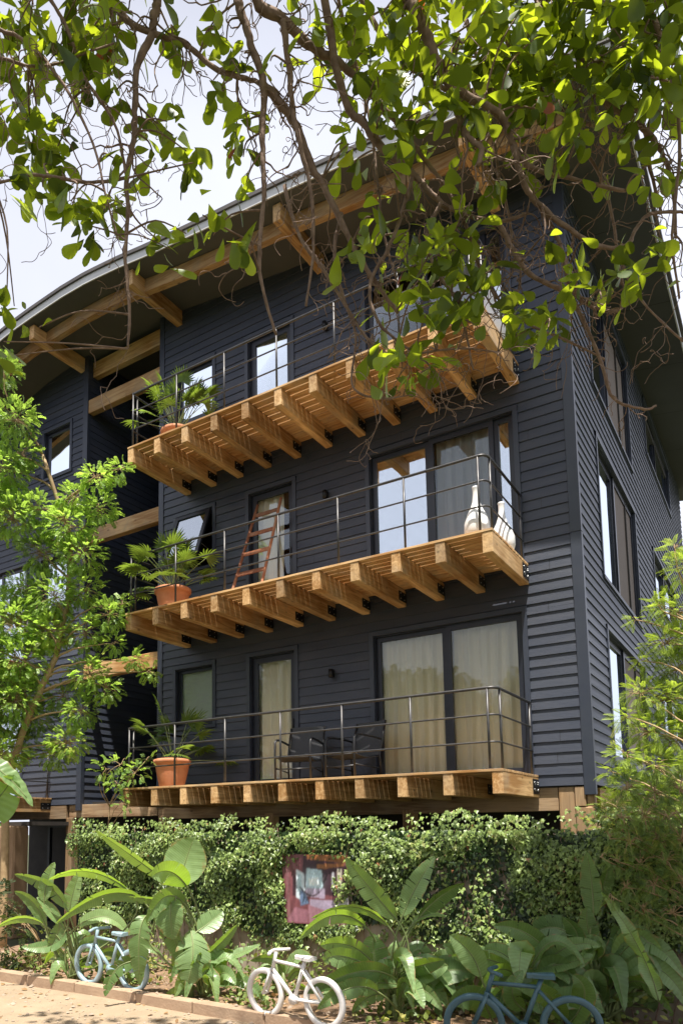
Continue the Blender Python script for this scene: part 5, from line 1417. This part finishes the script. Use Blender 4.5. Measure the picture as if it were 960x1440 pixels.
    CL += [(522, 478, 2), (545, 500, 9), (572, 505, 8), (600, 500, 7), (590, 525, 7), (560, 530, 7), (620, 470, 5), (640, 440, 6), (665, 455, 3), (600, 440, 6), (575, 425, 6), (555, 400, 5), (530, 425, 3),
           (715, 408, 4), (720, 435, 8), (752, 445, 10), (770, 462, 9), (740, 465, 7), (785, 440, 6), (820, 340, 3), (818, 392, 7), (845, 398, 6), (865, 380, 6), (858, 412, 5), (890, 395, 5), (800, 375, 4), (845, 420, 3),
           (925, 345, 5), (950, 330, 6), (955, 375, 4), (935, 370, 3), (905, 390, 3), (880, 350, 3), (860, 245, 4), (800, 200, 3), (905, 250, 5), (950, 250, 6), (815, 225, 2), (765, 330, 3), (735, 365, 3), (690, 380, 4)]
    CL = [(x, y, n+4 if x < 185 and y < 340 else n) for x, y, n in CL]+[(x+rnd_.uniform(-12, 12), y+rnd_.uniform(-12, 12), 9) for x, y in [(15, 30), (45, 45), (80, 40), (110, 55), (25, 70), (70, 95), (100, 120), (40, 205), (70, 205), (110, 300), (140, 305), (620, 345), (655, 350), (575, 330), (640, 385), (600, 380), (680, 400)]]
    P = []; T = []; N = []; SS = []; RN = []; fruits = []
    for (x, y, n) in CL:
        dd_ = 4.95+rnd_.uniform(-.35, .45)
        c = Vector(D(x, y, dd_)); q, qr, _ = min(allpts, key=lambda a: (a[0]-c).length)
        if (q-c).length > .02: twig_pts = [q, q.lerp(c, .5)+Vector((rnd_.uniform(-.05, .05), rnd_.uniform(-.05, .05), .04)), c]; lb.tube([p-base for p in smooth(twig_pts, 4)], [min(.008, qr)*(1-.5*i/8) for i in range(9)], 5, cap=False)
        ax = Vector((rnd_.gauss(0, .5), rnd_.gauss(0, .5), -.55)).normalized()
        for i in range(n):
            d = Vector((rnd_.gauss(0, 1), rnd_.gauss(0, 1), rnd_.gauss(0, .7))).normalized()+ax*.75
            o = c+Vector((rnd_.gauss(0, .055), rnd_.gauss(0, .055), rnd_.gauss(0, .06)))
            P.append(list(o-base)); T.append(list(d)); N.append([rnd_.gauss(0, .75), rnd_.gauss(0, .75), 1.0]); SS.append(rnd_.choice([rnd_.uniform(.09, .14), rnd_.uniform(.13, .205)])); RN.append(min(.96, max(0, rnd_.gauss(.42, .26))) if rnd_.random() > .004 else .995)
    # unseen crown past the top and right edges, mostly leaf masses added for shade
    for i in range(1650):
        q = rnd_.choice(limbs); c = q+Vector((rnd_.gauss(0, .9), rnd_.gauss(0, .9), rnd_.uniform(-.2, 1.0)))
        if i > 400: c = Vector((1.0+2.9*rnd_.random()**.7, rnd_.uniform(-5.9, -4.2), rnd_.uniform(8.2, 10.2)))  # leaf mass added out of view to shade the right end of the bed
        if i > 1520: c = Vector((rnd_.uniform(-3.2, .2), rnd_.uniform(-9.2, -6.8), rnd_.uniform(7.6, 9.6)))  # leaf mass added out of view to shade the upper left leaves
        if c.y > -4.2: continue
        r_ = c-Vector(CP); wd = r_.dot(Vector(_f)); 
        if wd > .3:
            yy = PY-F*r_.dot(Vector(_U))/wd; xx = PX+F*r_.dot(Vector(_R))/wd
            if yy > -25 and -40 < xx < 1000: continue
        for k in range(9):
            d = rdir(1)[0]+np.array([0, 0, -.2]); o = c+Vector((rnd_.gauss(0, .1), rnd_.gauss(0, .1), rnd_.gauss(0, .08)))
            P.append(list(o-base)); T.append(list(d)); N.append([rnd_.gauss(0, .6), rnd_.gauss(0, .6), 1.0]); SS.append(rnd_.uniform(.12, .22)); RN.append(rnd_.random()*.9)
    lb.obj('limbs', M['bark'], t)
    bt = big_leaf_template()
    scatter_obj('crown', bt[0], bt[1], frames(np.array(P), np.array(T), np.array(N), np.array(SS)), M['canopy'], t, rnd=RN)
canopy()
# big near leaves at the lower left corner (a plant standing close to the camera)
def near_plant():
    base = AZp(-260, 2300, .0); base = np.array([-1.95, -7.75, 0.0]); B = Vector(base); t = empty('foreground_shrub', base)
    tag(t, 'foreground shrub with two big glossy green leaves at the left edge', 'shrub')
    w = 3.35
    mb = MB(); top = Vector(D(-60, 1130, w))-B
    mb.tube([Vector((0, 0, -.05)), Vector((.02, .01, .7)), Vector((-.03, 0, 1.4)), top], [.02, .016, .012, .007], 8); mb.obj('stem', M['bark2'], t)
    for i, (pts, wd, ro, tr_) in enumerate([(((-40, 1070), (0, 1084), (46, 1134), ), .09, .75, .5), (((-45, 1150), (-8, 1128), (20, 1090)), .16, -.1, .75), (((-60, 1170), (-30, 1210), (-8, 1230)), .12, .3, .6), (((-70, 1120), (-110, 1100), (-150, 1120)), .14, .2, .6), (((-60, 1090), (-70, 1040), (-90, 1000)), .13, .2, .6)]):
        P = [Vector(D(*q, w))-B for q in pts]; blade_local(t, P, wd, B, dict(roll=ro, tr=tr_), top, 900+i)
near_plant()
# thin cable on the wing wall
mb = MB(); a = Vector(AY(50, 668, -.06)); b_ = Vector(AY(84, 690, -.06)); mb.tube([a, (a+b_)/2+Vector((0, 0, -.05)), b_, b_+Vector((.5, -.2, -.6))], .012, 6)
tag(mb.obj('cable', M['bracket']), 'thin black cable below the upper window of the left wing', 'cable')

# ---- garden trees behind the viewer and beside the house (seen in the panes, and round the house from the side)
def round_crown_tree(loc, h, r_, label, seed, name='garden_tree'):
    cl = []; rr = random.Random(seed)
    for i in range(26):
        v = Vector((rr.gauss(0, 1), rr.gauss(0, 1), rr.gauss(0, .8))).normalized()*r_*rr.uniform(.3, .95)
        cl.append(((loc[0]+v.x, loc[1]+v.y, h+v.z*.8), r_*rr.uniform(.28, .42)))
    clump_tree(name, label, loc, [(loc[0], loc[1], h*.4), (loc[0]+.1, loc[1], h*.75), (loc[0], loc[1]+.1, h)], cl, 26, .45, roundl, M['farleaf'], M['bark2'], .9, group='garden trees standing round the house', r0=.16)
for i, (x, y, h, r_) in enumerate([(-10, -19, 6.2, 3.2), (-4.5, -22, 6.8, 3.4), (1.5, -24, 6.2, 3.4), (-16, -14, 6.2, 3.2), (8, -20, 6.4, 3.4), (-14.5, -4.5, 3.6, 1.6), (5.5, 12, 4.6, 2.2), (7, 3, 3.6, 1.8)]):
    round_crown_tree((x, y, 0), h, r_, ['round green tree across the path, left of the middle', 'round green tree across the path, in the middle', 'round green tree across the path, right of the middle', 'round green tree at the far left across the path',
                      'round green tree at the far right across the path', 'round green tree beyond the left wing', 'round green tree beyond the right rear of the house', 'round green tree right of the side wall'][i], 50+i)
